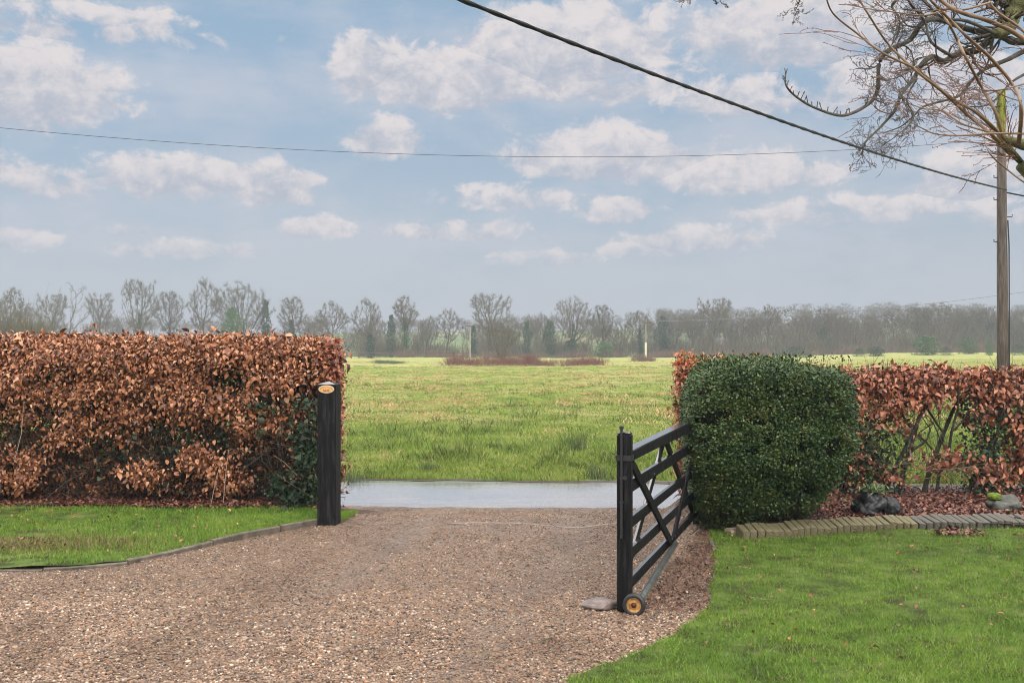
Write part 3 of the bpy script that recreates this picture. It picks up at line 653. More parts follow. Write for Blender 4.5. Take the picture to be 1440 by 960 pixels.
# arching bare bramble hoops at the hedge foot
br = empty('bramble', (4.9, 11.8, 0)); tag(br, 'bare arching bramble stems at the foot of the gappy hedge', 'bramble')
for i in range(16):
    cx = random.uniform(1290, 1400); r1 = random.uniform(25, 55); r2 = random.uniform(15, 42); y0_ = random.uniform(672, 696); D_ = random.uniform(11.55, 11.9); a0 = random.uniform(-.2,.5)
    pts = [at3(cx+r1*math.cos(a), y0_-r2*math.sin(a), D_+.1*math.sin(a*2)) for a in np.linspace(a0, math.pi*random.uniform(.8,1.15), 10)]
    s = MB(); s.tube(pts, [.0045-.0002*j for j in range(10)], 5); rel(s.build('cane', TWIG if i % 2 else BRAMBLE, br), br)
iv3 = empty('ivy', (3.9, 11.8, 0)); tag(iv3, 'dark ivy and scrub round the hedge foot behind the black rock', 'ivy')
k = 900; P = np.stack([at3(1225,600,11.6).x+rng.normal(0,.22,k), 11.65+rng.random(k)*.25, rng.random(k)**.8*.85+.05], 1)
rel(leaf_shoots('leaves', P, np.tile([0.,-1,0],(k,1)), IVY, iv3, (1,3), (.03,.05), .04, .5, IVY_V), iv3)
iv4 = empty('ivy', (5.5, 11.8, 0)); tag(iv4, 'dark ivy wrapping hedge stems left of the mossy grey rock', 'ivy')
k = 800; P = np.stack([at3(1390,600,11.8).x+rng.normal(0,.13,k), 11.75+rng.random(k)*.25, rng.random(k)*1.1+.05], 1)
rel(leaf_shoots('leaves', P, np.tile([0.,-1,0],(k,1)), IVY, iv4, (1,3), (.03,.05), .04, .5, IVY_V), iv4)

# ---- clipped evergreen block
yw = empty('evergreen_bush', (2.6, 10.75, 0)); tag(yw, 'dense dark green evergreen bush clipped into a rounded block', 'bush')
n = 50000
u = rng.random(n)*2*math.pi; wv = rng.random(n)
z = wv*1.72; cx, cy = 2.365, 10.38
capm = rng.random(n) < .22
prof = np.interp(z, [0,.08,.25,.6,1.0,1.35,1.55,1.66,1.72], [.80,.86,.92,.96,.99,.995,.975,.92,.80])
prof = np.where(capm, np.sqrt(rng.random(n))*.86, prof)
z = np.where(capm, 1.72-.07*(prof/.86)**2-.16*np.maximum(prof-.7,0)/.16*.3, z)
q = 8.0; ca, sa = np.cos(u), np.sin(u); rr = 1/(np.abs(ca)**q+np.abs(sa)**q)**(1/q)
hx, hy = .77, 1.0
skew = np.where(z < .9, (z-.9)*.50, 0)
X = cx+hx*prof*rr*ca+skew*(ca > 0)*.9; Y = cy+hy*prof*rr*sa+np.where((sa < 0) & ~capm, np.maximum(.75-z,0)*.55, 0)
X = X+(Y-9.6)*.165
lum = (fbm(X*3, z*5, Y*3, 161)-.5)*.17; dep = rng.exponential(.022, n)
rad = np.stack([ca, sa, 0*ca], 1); rad[capm] = [0,0,1]
ztop = 1-.075*ss(X, 2.5, 3.45)-.05*ss(-X, -2.1, -1.75); P = np.stack([X, Y, z*ztop*.93], 1)+rad*(lum-dep)[:, None]; keep = fbm(P[:,0]*7, P[:,2]*11, P[:,1]*7, 171) > .40+.08*(P[:,2] < .25); P, rad = P[keep], rad[keep]; P[:,2] = np.maximum(P[:,2], .05)
def sprays(name, P, rad, m, parent, per=5, size=(.018,.034), spread=.02):
    Q = np.repeat(P, per, 0)+rng.normal(0, spread, (len(P)*per, 3)); O = np.repeat(rad, per, 0)
    d = O*.7+rng.normal(0,.55,Q.shape)+[0,0,.15]; up = O*1.0+rng.normal(0,.35,Q.shape)+[0,0,.5]; s = rng.uniform(*size, len(Q))
    return scatter(name, [(0,0,0),(-.3,.45,.05),(.3,.45,.05),(0,1,-.03)], NEED_F, Q, frames(d, up), np.stack([s,s,s],1), m, parent)
rel(sprays('foliage', P, rad, YEW, yw, 5), yw)
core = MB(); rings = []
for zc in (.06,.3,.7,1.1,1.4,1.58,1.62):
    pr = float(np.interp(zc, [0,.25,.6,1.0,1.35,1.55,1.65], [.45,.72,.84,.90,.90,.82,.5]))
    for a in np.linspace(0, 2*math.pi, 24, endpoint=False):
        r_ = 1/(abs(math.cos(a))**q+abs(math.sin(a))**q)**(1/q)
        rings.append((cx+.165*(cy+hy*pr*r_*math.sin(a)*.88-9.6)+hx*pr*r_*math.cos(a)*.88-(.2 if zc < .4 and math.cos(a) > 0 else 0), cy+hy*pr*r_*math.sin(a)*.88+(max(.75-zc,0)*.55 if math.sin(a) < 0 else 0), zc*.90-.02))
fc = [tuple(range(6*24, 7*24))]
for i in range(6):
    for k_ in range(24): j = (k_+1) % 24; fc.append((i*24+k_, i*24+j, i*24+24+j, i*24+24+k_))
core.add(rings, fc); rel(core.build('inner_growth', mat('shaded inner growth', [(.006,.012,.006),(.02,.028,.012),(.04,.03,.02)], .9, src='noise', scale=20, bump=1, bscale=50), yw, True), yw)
k = 420; P = np.stack([rng.uniform(1.85,3.35,k), rng.uniform(10.15,10.5,k), rng.uniform(.03,.28,k)],1)
k = 260; uu = rng.uniform(0, 2*math.pi, k); Ps = np.stack([cx+.05+hx*.99*np.cos(uu), cy+hy*.99*np.sin(uu), rng.uniform(.25,1.6,k)],1); ds = np.stack([np.cos(uu), np.sin(uu), 0*uu],1)
Ps = P[rng.integers(0,len(P),k)] if False else Ps
tp = rng.random(k) < .5; Ps[tp] = np.stack([rng.uniform(1.7,3.1,k), rng.uniform(9.5,11.1,k), np.full(k,1.60)],1)[tp]; ds[tp] = [0,0,1]; Ps[:,0] += (Ps[:,1]-9.6)*.165*(~tp)
rel(sprays('stray_shoots', Ps+ds*.03, ds, YEW, yw, 5, (.02,.04), .022), yw)
rel(twigs('twigs', 400, 1.75, 2.95, 9.85, 10.2, .03, .30, TWIG, yw, (.1,.3), .003), yw)
# brown beech leaves caught in the top of the bush
for o in []: pass

# ---- fallen leaves
def litter(name, label, n, xr, yr, zoff, m=LITTER, size=(.035,.06), keepf=None, hf=hgt):
    x = rng.uniform(*xr, n); y = rng.uniform(*yr, n)
    if keepf is not None: k = keepf(x, y); x, y = x[k], y[k]
    n = len(x); z = hf(x, y)+zoff+rng.random(n)*.025
    d = np.stack([rng.normal(0,1,n), rng.normal(0,1,n), rng.normal(0,.35,n)],1); up = rng.normal(0,.45,(n,3))+[0,0,1]; s = rng.uniform(*size, n)
    return tag(scatter(name, LEAF_V, LEAF_F, np.stack([x,y,z],1), frames(d, up), np.stack([s*.9,s,s*2.2],1), m), label, 'fallen leaves', kind='stuff')
litter('fallen_leaves', 'brown fallen leaves heaped along the foot of the left hedge', 9000, (-7.5,-1.95), (11.08,11.9), .045, keepf=lambda x,y: y > 11.12+.12*vn(x*2,x*0))
litter('fallen_leaves', 'dark red and brown fallen leaves covering the flower bed', 14000, (1.95,7.2), (10.06,12.3), .075)
LITD = mat('dark wet leaf fragment', [(.03,.014,.010),(.07,.027,.018),(.13,.055,.035),(.22,.11,.07)], .5, spec=.4)
litter('fallen_leaves', 'dark leaf fragments on the gravel between the gate and lawn', 5500, (.85,2.0), (7.0,10.4), .008, LITD, (.012,.034), keepf=lambda x,y: (x < np.interp(y,[p[1] for p in RW],[p[0] for p in RW])+.02) & (x > .80+(y-7.0)*.31+.05) & (fbm(x*3,y*3,0,5) > .34), hf=drive_h)
litter('fallen_leaves', 'scattered brown leaves lying on the right lawn', 230, (1.0,5.6), (5.6,9.9), .045, BEECHR, (.02,.05), keepf=lambda x,y: (x > np.interp(y,[p[1] for p in RW],[p[0] for p in RW])+.1) & (fbm(x*1.3,y*1.3,0,15) > .5))
litter('lawn_debris', 'tiny dark wet fragments of leaf and twig in the lawns', 1700, (.9,5.8), (5.2,9.95), .055, LITD, (.01,.03), keepf=lambda x,y: (x > np.interp(y,[p[1] for p in RW],[p[0] for p in RW])+.05) & (fbm(x*2.1,y*2.1,0,17) > .46))
litter('fallen_leaves', 'small heap of reddish leaves on the lawn below the brick edging', 150, (3.85,4.35), (9.45,9.78), .05, LITTER, (.04,.07), keepf=lambda x,y: ((x-4.1)/.24)**2+((y-9.62)/.14)**2 < 1)
litter('lawn_debris', 'dark leaf bits and bare soil specks in the worn patch of the left lawn', 700, (-5.2,-3.2), (8.7,9.6), .05, LITD, (.015,.04), keepf=lambda x,y: (((x+4.1)/.85)**2+((y-9.12)/.25)**2 < 1) & (y > np.interp(x,[p[0] for p in KW],[p[1] for p in KW])+.1))
litter('fallen_leaves', 'a few brown leaves lying on the left lawn', 90, (-5.5,-2.2), (8.6,11.1), .06, BEECH, (.03,.05), keepf=lambda x,y: y > np.interp(x,[p[0] for p in KW],[p[1] for p in KW])+.1)
# bits of twig on the drive
x = rng.uniform(-4,1.2,170); y = rng.uniform(5.2,11,170); a = rng.random(170)*6.28; ln = rng.uniform(.02,.09,170); z = drive_h(x,y)+.010
S = np.stack([x,y,z,x+np.cos(a)*ln,y+np.sin(a)*ln*.6,z+.004,np.full(170,.0025),np.full(170,.0015)],1)
tag(segs('twig_litter', S, TWIG), 'small broken twigs lying about the gravel drive', 'twigs', kind='stuff')
# ------------------------------------------------------------------ gate post with plaque
gp = empty('gate_post', (-1.80, 10.36, 0), R(-7)); tag(gp, 'square black timber gate post with oval plaque beside the left hedge', 'gate post')
b = MB(); zt = 1.375
b.box((0,0,zt/2-.1), (.185,.185,zt+.2), bev=.008); b.build('shaft', BLACK, gp)
b = MB(); v = [(-.094,-.094,zt-.002),(.094,-.094,zt-.002),(.094,.094,zt-.002),(-.094,.094,zt-.002),(-.088,-.088,zt+.008),(.088,-.088,zt+.008),(.088,.088,zt+.008),(-.088,.088,zt+.008),(0,0,zt+.034)]
b.add(v, [(3,2,1,0),(0,1,5,4),(1,2,6,5),(2,3,7,6),(3,0,4,7),(4,5,8),(5,6,8),(6,7,8),(7,4,8)]); b.build('cap', RAILM, gp)
def disc(rx, rz, y, th, n=40, cx=0, cz=0):
    v = [(cx+rx*math.cos(2*math.pi*k/n), y, cz+rz*math.sin(2*math.pi*k/n)) for k in range(n)]+[(cx+rx*math.cos(2*math.pi*k/n), y-th, cz+rz*math.sin(2*math.pi*k/n)) for k in range(n)]
    return v, [tuple(range(n)), tuple(reversed(range(n, 2*n)))]+[(k, n+k, n+(k+1) % n, (k+1) % n) for k in range(n)]
pz = 1.335; b = MB(); b.add(*disc(.078,.039,-.0925,.004,cz=pz)); rim = b.build('plaque', GOLDL, gp)
b = MB(); b.add(*disc(.071,.033,-.0965,.0015,cz=pz)); b.build('plate', GOLD, rim)
def text(s, size, loc, rot, name, m, parent):
    cu = bpy.data.curves.new(name, 'FONT'); cu.body = s; cu.size = size; cu.align_x = 'CENTER'; cu.align_y = 'CENTER'; cu.extrude = .0004; cu.offset = .0004
    tmp = bpy.data.objects.new(name, cu); C.collection.objects.link(tmp)
    dg = bpy.context.evaluated_depsgraph_get(); me = bpy.data.meshes.new_from_object(tmp.evaluated_get(dg)); bpy.data.objects.remove(tmp)
    M4 = Matrix.Translation(loc) @ rot.to_4x4(); me.transform(M4); return me
import bmesh
bm = bmesh.new(); RX = Matrix.Rotation(R(90), 3, 'X')
bm.from_mesh(text('GATE', .026, Vector((0,-.0985,pz-.016)), RX, 't', INK, None))
# the maker's arc of lettering is too worn to read: short upright strokes
for k in range(13):
    a = math.pi*(1-(k+.5)/13*1.0); cx_, cz_ = .059*math.cos(a), .022*math.sin(a)+.001
    t = MB(); m_ = Matrix.Rotation(-(a-math.pi/2)*.55, 3, 'Y')
    t.box((cx_,-.0985,pz+cz_), (.0018,.0008,.009), m_); t.box((cx_+.0022,-.0985,pz+cz_+(.003 if k % 2 else -.003)), (.003,.0008,.0018), m_)
    me = bpy.data.meshes.new('t'); me.from_pydata([tuple(q_) for q_ in t.v], [], t.f); bm.from_mesh(me)
me = bpy.data.meshes.new('lettering'); bm.to_mesh(me); me.materials.append(INK); link(bpy.data.objects.new('lettering', me), rim)

# ------------------------------------------------------------------ the gate
G0 = Vector((.749, 6.99, 0)); G1 = Vector((1.80, 10.20, 0)); gd = (G1-G0); GL = gd.length; gang = math.atan2(gd.y, gd.x)
gate = empty('field_gate', G0, gang); tag(gate, 'open black five-barred timber gate with diamond bracing on a small wheel', 'gate')
b = MB()   # local: x along the gate from free end to hinge, y to the left, z up
b.box((0,0,.60), (.075,.095,1.17), bev=.008)
v = []; 
st = b.build('stile', BLACK, gate)
b = MB(); b.tube([(0+.0,.0475,1.185+.0),(0,.0,1.215),(0,-.0475,1.185)], .03, 8); 
b = MB(); b.box((0,0,1.19), (.07,.085,.022), bev=.008); b.build('stile_top', RAILM, st)
b = MB(); b.box((GL-.05,0,.60), (.08,.075,1.10), bev=.006); b.build('stile', BLACK, gate)
rails = [(1.075,.09,.115),(.82,.034,.085),(.575,.034,.075),(.365,.034,.075),(.165,.034,.075)]
for i, (z, th, hh) in enumerate(rails):
    b = MB()
    if i == 0:   # the top rail deepens towards the hinge
        v = []; 
        for (x, h0) in ((.036,.068),(1.2,.076),(1.35,.08),(GL-.09,.092)):
            zt_ = 1.075
            for (yy, zz) in ((-th/2,zt_-h0),(th/2,zt_-h0),(th/2,zt_-.006),(th/2-.006,zt_),(-th/2+.006,zt_),(-th/2,zt_-.006)): v.append((x, yy, zz))
        f = [tuple(range(6)), tuple(reversed(range(18,24)))]
        for k in range(3):
            for j in range(6): f.append((k*6+j, k*6+6+j, k*6+6+(j+1)%6, k*6+(j+1)%6))
        b.add(v, f)
    else: b.box((.036+(GL-.126)/2,0,z), (GL-.13,th,hh), bev=.005)
    b.build('rail', RAILM, gate)
def brace(xa, za, xb, zb, side, wd=.07):
    p, q_ = Vector((xa,0,za)), Vector((xb,0,zb)); d = q_-p; a = math.atan2(d.z, d.x); b = MB()
    b.box(((xa+xb)/2, side*(.017+.012), (za+zb)/2), (d.length, .022, wd), Matrix.Rotation(-a, 3, 'Y'), bev=.004); b.build('brace', RAILM, gate)
mid = GL*.5
brace(.06,1.00,mid-.02,.16,-1); brace(mid+.04,.16,GL-.12,.98,-1); brace(.07,.16,mid-.03,1.00,1); brace(mid+.03,1.00,GL-.12,.16,1)
# iron strap, latch bolt, nuts
b = MB(); b.box((0,.0505,1.03),(.085,.006,.036)); b.box((0,-.0505,1.03),(.085,.006,.036)); b.box((-.0405,0,1.03),(.006,.107,.036)); b.box((.12,-.041,1.045),(.18,.006,.03)); b.build('strap', METAL, gate)
b = MB(); b.tube([(-.047,.012,.50),(-.047,.012,1.225)], .009, 8); b.tube([(-.047,.012,1.222),(-.047,.012,1.243)], .015, 10); b.build('drop_bolt', METAL, gate)
for (yy, zz) in ((.012,.90),(.012,.74),(-.012,.90)):
    b = MB(); b.tube([(-.0375,yy,zz),(-.055,yy,zz)], .014, 6); b.build('bolt_keeper', METAL, gate)
for (xx, zz) in ((.09,1.0),(mid-.06,.2),(mid+.08,.2),(mid-.06,.98),(mid*.5,.82)):
    b = MB(); b.tube([(xx,-.038,zz),(xx,-.048,zz)], .010, 6); b.build('bolt', METAL, gate)
b = MB(); b.box((.03,0,.045),(.13,.08,.07), bev=.008); b.build('foot_block', BLACK, gate)
# wheel and its arm
wc = Vector((-.07,-.078,.076)); wh = empty('wheel', (0,0,0)); wh.parent = gate
# wheel is a tyre mesh with a dished rim; axis along the gate
def lathe(prof, n=40):
    v = []; f = []
    for (x, r) in prof: v += [(x, r*math.cos(2*math.pi*k/n), r*math.sin(2*math.pi*k/n)) for k in range(n)]
    for i in range(len(prof)-1):
        for k in range(n): j = (k+1) % n; f.append((i*n+k, i*n+j, i*n+n+j, i*n+n+k))
    return v, f
def wl(prof, name, m, par):
    v, f = lathe(prof); b = MB(); b.add([(p[0]+wc.x, p[1]+wc.y, p[2]+wc.z) for p in v], f); return b.build(name, m, par, True)
bpy.data.objects.remove(wh)
ty = wl([(-.016,.048),(-.022,.052),(-.022,.066),(-.014,.075),(.014,.075),(.022,.066),(.022,.05),(.016,.048),(-.016,.048)], 'wheel', RUBBER, gate)
wl([(-.017,.0485),(-.019,.046),(-.012,.040),(-.010,.028),(-.016,.022),(-.016,.018),(.012,.018),(.016,.046)], 'rim', RUST, ty)
wl([(-.010,.0275),(-.011,.020),(-.018,.0175),(-.018,.010),(-.024,.009),(-.024,.0005)], 'hub', RUSTD, ty)
b = MB(); b.tube([(-.05,-.078,.076),(.06,-.10,.09),(mid+.05,-.055,.15)], [.020,.024,.022], 12); b.build('wheel_arm', PIPE, gate, True)
# ------------------------------------------------------------------ stones
def rock(name, loc, size, m, label, cat='rock', seed=1, rot=0, sharp=1., parent=None, sub=4):
    bm = bmesh.new(); bmesh.ops.create_icosphere(bm, subdivisions=sub, radius=1)
    for v in bm.verts:
        n_ = v.co.copy(); p = n_*1.3+Vector((seed*7.1,seed*3.3,0))
        d = .34*mnoise.noise(p)+.15*mnoise.noise(p*2.5)+.06*mnoise.noise(p*6)
        q_ = n_*(1+d*sharp); q_.z = max(q_.z, -.35)
        v.co = Vector((q_.x*size[0], q_.y*size[1], q_.z*size[2]))
    me = bpy.data.meshes.new(name); bm.to_mesh(me); me.materials.append(m); o = link(bpy.data.objects.new(name, me), parent); o.location = loc; o.rotation_euler = (0,0,rot)
    me.polygons.foreach_set('use_smooth', [sub > 3]*len(me.polygons))
    if label: tag(o, label, cat)
    return o
p = at(848, 858); st_ = rock('stone', (p[0]-.02, p[1]+.04, .03), (.115,.10,.045), SLAB, 'flat brown stone stopping the gate beside its foot', 'stone', 4, .1, .5, sub=3)
b = MB()
# dark hollow rock planter with a small grey-green plant
p = at(1235, 727, .07); rk = Vector((p[0], p[1]+.12, .07))
pl = rock('rock_planter', rk+Vector((-.04,0,.08)), (.17,.14,.15), ROCKD, 'wet black hollow rock holding a small plant in the flower bed', 'rock planter', 3, 0)
r2 = rock('lobe', (.19,-.02,-.02), (.11,.10,.12), ROCKD, None, None, 6, .5, 1, pl); r3 = rock('lobe', (.03,.06,.04), (.10,.06,.11), ROCKD, None, None, 8, 1.2, 1, pl)
pt = empty('succulent_plant', rk+Vector((0,-.02,.235))); tag(pt, 'small spiky grey-green plant growing in the black rock', 'plant')
k = 260; d = rng.normal(0,.7,(k,3))+[0,0,.8]; P = np.stack([rng.normal(0,.055,k),rng.normal(0,.03,k),rng.random(k)*.03],1)
scatter('leaves', NEED_V, NEED_F, P, frames(d), np.tile([[.05,.07,.05]],(k,1))*rng.uniform(.6,1.2,(k,1)), mat('grey green leaf', [(.10,.15,.07),(.20,.27,.12),(.30,.34,.18)], .5), pt)
scatter('stems', NEED_V, NEED_F, P[:60], frames(d[:60]), np.tile([[.02,.06,.02]],(60,1)), RUSH, pt)
p = at(1418, 722, .07); pr = rock('rock', (p[0]+.04, p[1]+.17, .11), (.18,.13,.12), ROCKG, 'pale grey mossy rock in the bed at the right edge', 'rock', 11, .3)
rock('moss_cap', (-.10,.03,.10), (.07,.06,.05), MOSS, None, None, 5, 0, 1, pr)
p = at(1236, 668, 0); 
# ---- brick edging, each brick its own
BG = 'bricks set on edge along the right lawn'
def curve_px(t): return np.interp(t, [0,.15,.35,.6,1.0], [1048,1110,1190,1290,1470]), np.interp(t, [0,.15,.35,.6,1.0], [759,757,753,747,741])
bm0 = None; x_ = 2.07; i = 0
path = [at(px_, py_, 0) for px_, py_ in ((1046,761),(1080,760),(1110,757),(1150,754),(1200,751),(1260,748),(1320,747),(1380,746),(1440,745),(1520,745),(1640,745))]
def bmesh_brick(seed):
    r_ = random.Random(seed); b = MB(); b.box((0,0,0), (.064,.215,.105), bev=.007)
    v = [(p_[0]+r_.gauss(0,.0015), p_[1]+r_.gauss(0,.002), p_[2]+r_.gauss(0,.0015)) for p_ in [tuple(q_) for q_ in b.v]]
    me = bpy.data.meshes.new('edging_brick'); me.from_pydata(v, [], b.f); return me
br_me = [bmesh_brick(s_) for s_ in range(5)]; br_mg = [bmesh_brick(s_) for s_ in range(5,9)]
for me in br_me: me.materials.append(BRICK)
for me in br_mg: me.materials.append(BRICKG)
tot = np.cumsum([0]+[math.dist(path[k], path[k+1]) for k in range(len(path)-1)]); s_ = .0; bl = []
while s_ < tot[-1] and len(bl) < 90:
    xx, yy = np.interp(s_, tot, [p_[0] for p_ in path]), np.interp(s_, tot, [p_[1] for p_ in path]); bl.append((float(xx), float(yy))); s_ += .0705
ordn = ['first','second','third','fourth','fifth','sixth','seventh','eighth','ninth','tenth','eleventh','twelfth']
for i, (xx, yy) in enumerate(bl):
    pxx = 720+xx/yy*F
    if pxx > 1446: break
    o = bpy.data.objects.new('edging_brick', (br_me if pxx < 1290 else br_mg)[i*7 % (5 if pxx < 1290 else 4)]); link(o)
    o.location = (xx, yy+.05, .065+.008*math.sin(i*.9)+random.gauss(0,.002)); lean = .10 if pxx < 1290 else .22
    o.rotation_euler = (R(random.gauss(11,1.2)), R(random.gauss(0,1.5)), lean+random.gauss(0,.02))
    if i < 12: lab = f'{ordn[i]} mossy green brick on edge counting right from the pale stone'
    elif pxx < 1290: lab = 'moss-stained brick on edge in the middle of the lawn edging row'
    else: lab = 'grey weathered brick on edge towards the right end of the lawn edging'
    tag(o, lab, 'brick', BG)
p = at(1036, 757); b = MB(); b.box((0,0,0), (.15,.17,.08), bev=.015); o = b.build('edging_stone', PALE); o.location = (p[0], p[1]+.08, .035); o.rotation_euler = (0,0,.25)
tag(o, 'pale buff stone ending the brick edging beside the evergreen bush', 'stone')
p = at(1002, 770); b = MB(); b.box((0,0,0), (.035,.42,.05), bev=.006); o = b.build('edging_stake', KERB); o.location = (p[0]-.01, p[1]-.05, .02); o.rotation_euler = (0,0,-.12)
tag(o, 'thin upright edging strip between the leafy gravel and right lawn', 'lawn edging')

# worn timber strip across the drive
p, q_ = Vector((*at(650,744),0)), Vector((*at(855,746),0)); b = MB()
n_ = 26; v = []; f = []
p = Vector((-.62, 10.42, 0)); q_ = Vector((1.5, 10.28, 0))
for k in range(n_+1):
    c = p.lerp(q_, k/n_); z = float(drive_h(np.array([c.x]), np.array([c.y]))[0])+.012
    for (dy, dz) in ((-.018,-.03),(-.012,-.006),(.012,-.006),(.018,-.03)): v.append((c.x, c.y+dy, z+dz))
for k in range(n_):
    for j in range(3): f.append((k*4+j, k*4+4+j, k*4+5+j, k*4+j+1))
b.add(v, f); tag(b.build('gate_threshold', mat('wet pale threshold', [(.14,.11,.09),(.30,.26,.22)], .3, src='noise', scale=30, spec=.6)), 'thin pale wet strip set across the gravel between the gate posts', 'threshold')

# ------------------------------------------------------------------ poles and wires
PX, PD = (1410-720)/F*23, 23.0
up = empty('utility_pole', (PX, PD, -.1)); tag(up, 'tall weathered timber utility pole with moss near the top behind the right hedge', 'utility pole')
zt = H+(480-128)/F*PD+.1
def polez(py): return H+(480-py)/F*PD+.1
b = MB(); b.tube([(0,0,0),(0,0,2),(-.02,0,5),(-.03,0,zt)], [.125,.118,.102,.088], 20); b.build('shaft', POLEM, up, True)
b = MB(); b.tube([(-.025,0,polez(205)),(-.028,0,polez(180)),(-.03,0,polez(150)),(-.03,0,zt+.01)], [.096,.099,.095,.092], 20); 
b.build('moss', mat('pole moss', [(.07,.06,.03),(.12,.13,.02),(.22,.23,.03),(.30,.30,.06)], .9, src='noise', scale=7, bump=1, bscale=40, stretch=(1,1,.4)), up, True)
for (py_, s_) in ((250,-1),(281,-1),(305,1),(340,-1)):
    b = MB(); b.tube([(0,0,polez(py_)),(s_*.20,-.02,polez(py_)),(s_*.20,-.02,polez(py_)+.05)], .012, 6); b.build('step_peg', METAL, up)
b = MB(); b.tube([(.11,-.09,.0),(.10,-.085,4),(.085,-.06,polez(310))], .014, 6); b.build('conduit', METAL, up)
def wire(name, pts, r, label, sag, cat='cable', n=40, lm=CABLE):
    P0, P1 = pts; b = MB(); L_ = [Vector(P0).lerp(Vector(P1), t)-Vector((0,0,sag*4*t*(1-t))) for t in np.linspace(0,1,n)]
    b.tube(L_, r, 8); return tag(b.build(name, lm, None, True), label, cat)
A = at3(1411,268,PD)+Vector((0,-.13,0)); dirc = at3(643,-2,8.0)-A
B = A+dirc*1.6
# sagging service cable: solve so that it passes through (643,0)
def cab(t, sag): return A.lerp(B, t)-Vector((0,0,sag*4*t*(1-t)))
best = None
for s_ in np.linspace(0,1.5,60):
    B2 = B+Vector((0,0,0)); 
t0 = 1/1.6; s_ = .34; B = B+Vector((0,0,s_*4*t0*(1-t0)/t0))
b = MB(); pts = [A.lerp(B, t)-Vector((0,0,s_*4*t*(1-t))) for t in np.linspace(0,1,60)]
b.tube(pts, .0165, 8)
for k in range(2):    # twisted pair
    ph = k*math.pi; fine = [A.lerp(B, t)-Vector((0,0,s_*4*t*(1-t)))+Vector((.010*math.cos(t*260+ph), 0, .010*math.sin(t*260+ph))) for t in np.linspace(0,1,500)]
    b.tube(fine, .011, 5)
tag(b.build('overhead_cable', CABLE, None, True), 'thick black twisted overhead cable falling rightwards to the pole', 'cable')
wire('overhead_cable', (A+Vector((0,.26,0)), A+Vector((14,5,.3))), .017, 'short black cable leaving the tall pole towards the right', .5)
A2 = at3(1404,196,PD); B2_ = at3(-500,120,18.5)
wire('overhead_wire', (A2, B2_), .005, 'thin telephone wire sagging across the whole sky', .76, 'wire', 80, mat('grey wire', [(.05,.05,.055),(.08,.08,.085)], .5))

# ------------------------------------------------------------------ bare trees
from mathutils import kdtree
def grow_tree(h=12., w=5., base=.28, top=1., squash=1., n=1300, seed=1, trunk=.3, lean=.0, gaps=.45, step=.30, twigs=5200, tl=.55, multi=1, tr=.0095):
    """leafless tree grown towards points spread through a lobed crown; returns trunk segs, crown segs, half width"""
    g = np.random.default_rng(seed); zc, zr = h*(base+top)/2, h*(top-base)/2; A = []
    while len(A) < n:
        p = g.uniform(-1, 1, 3); r = np.linalg.norm(p)
        if r > 1 or g.random() > .25+.75*r: continue
        q = p*[w, w, zr*squash]+[0,0,zc]; wd = 1.0 if p[2] > -.2 else .8
        lob = float(fbm(np.array([q[0]*.28+seed]), np.array([q[1]*.28]), np.array([q[2]*.28]), seed)[0])
        if lob < gaps*.92: continue
        if r > .75+.5*(lob-gaps)*2.2: continue
        A.append(q*[wd,wd,1])
    A = np.array(A); alive = np.ones(len(A), bool)
    N_ = []; par = []
    for m in range(multi):
        p = Vector((m*.35, 0, -.3)); prev = -1; hb = h*base*(.9 if multi == 1 else .4)
        while p.z < hb:
            N_.append(p.copy()); par.append(prev); prev = len(N_)-1
            p = p+Vector((g.normal(0,.05)+lean*.1, g.normal(0,.05), step)) 
    kill, infl = step*1.35, 4.5
    for it in range(90):
        kd = kdtree.KDTree(len(N_)); [kd.insert(p, i) for i, p in enumerate(N_)]; kd.balance(); acc = {}
        for ai in np.nonzero(alive)[0]:
            a = Vector(A[ai]); co_, i, d = kd.find(a)
            if d < kill: alive[ai] = False
            elif d < infl*(3 if it < 12 else 1): acc.setdefault(i, []).append((a-co_)/d)
        if not acc: break
        grown = 0
        for i, ds in acc.items():
            d = sum(ds, Vector())
            if d.length < .15: continue
            d = (d.normalized()+Vector((g.normal(0,.16), g.normal(0,.16), g.normal(0,.12)+.03))).normalized(); N_.append(N_[i]+d*step); par.append(i); grown += 1
        if not grown or len(N_) > 5200: break
    P = np.array([tuple(p) for p in N_]); par = np.array(par); R_ = np.zeros(len(P)); E = 2.25
    leafn = np.ones(len(P), bool); leafn[par[par >= 0]] = False; R_[leafn] = .016**E
    for i in range(len(P)-1, -1, -1):
        if par[i] >= 0: R_[par[i]] += R_[i]
    R_ = R_**(1/E); R_ = R_*min(1.3, trunk/R_[0]) ; R_ = np.maximum(R_, .013)
    c = np.nonzero(par >= 0)[0]; S = np.concatenate([P[par[c]], P[c], np.minimum(R_[par[c]], R_[c]*1.25)[:,None], R_[c][:,None]], 1)
    T = S[S[:,7] > .085]; S = S[S[:,7] <= .085]
    fine = S[S[:,7] < .03]; F_ = fine[g.integers(0, len(fine), twigs)]; t_ = g.random((twigs,1)); p0 = F_[:,:3]+(F_[:,3:6]-F_[:,:3])*t_
    out_ = p0-[0,0,h*(base*.8)]; out_ = out_/np.linalg.norm(out_, axis=1, keepdims=True); dd = out_*.7+g.normal(0,.55,p0.shape); dd /= np.linalg.norm(dd, axis=1, keepdims=True)
    p1 = p0+dd*g.uniform(.4,1.2,(twigs,1))*tl
    S = np.concatenate([S, np.concatenate([p0, p1, np.full((twigs,1),tr*1.2), np.full((twigs,1),tr*.8)],1)])
    f = h/np.percentile(p1[:,2], 99.5); T[:,:6] *= f; S[:,:6] *= f
    return T, S, np.percentile(np.hypot(p1[:,0], p1[:,1]), 97)*f
protos = {}
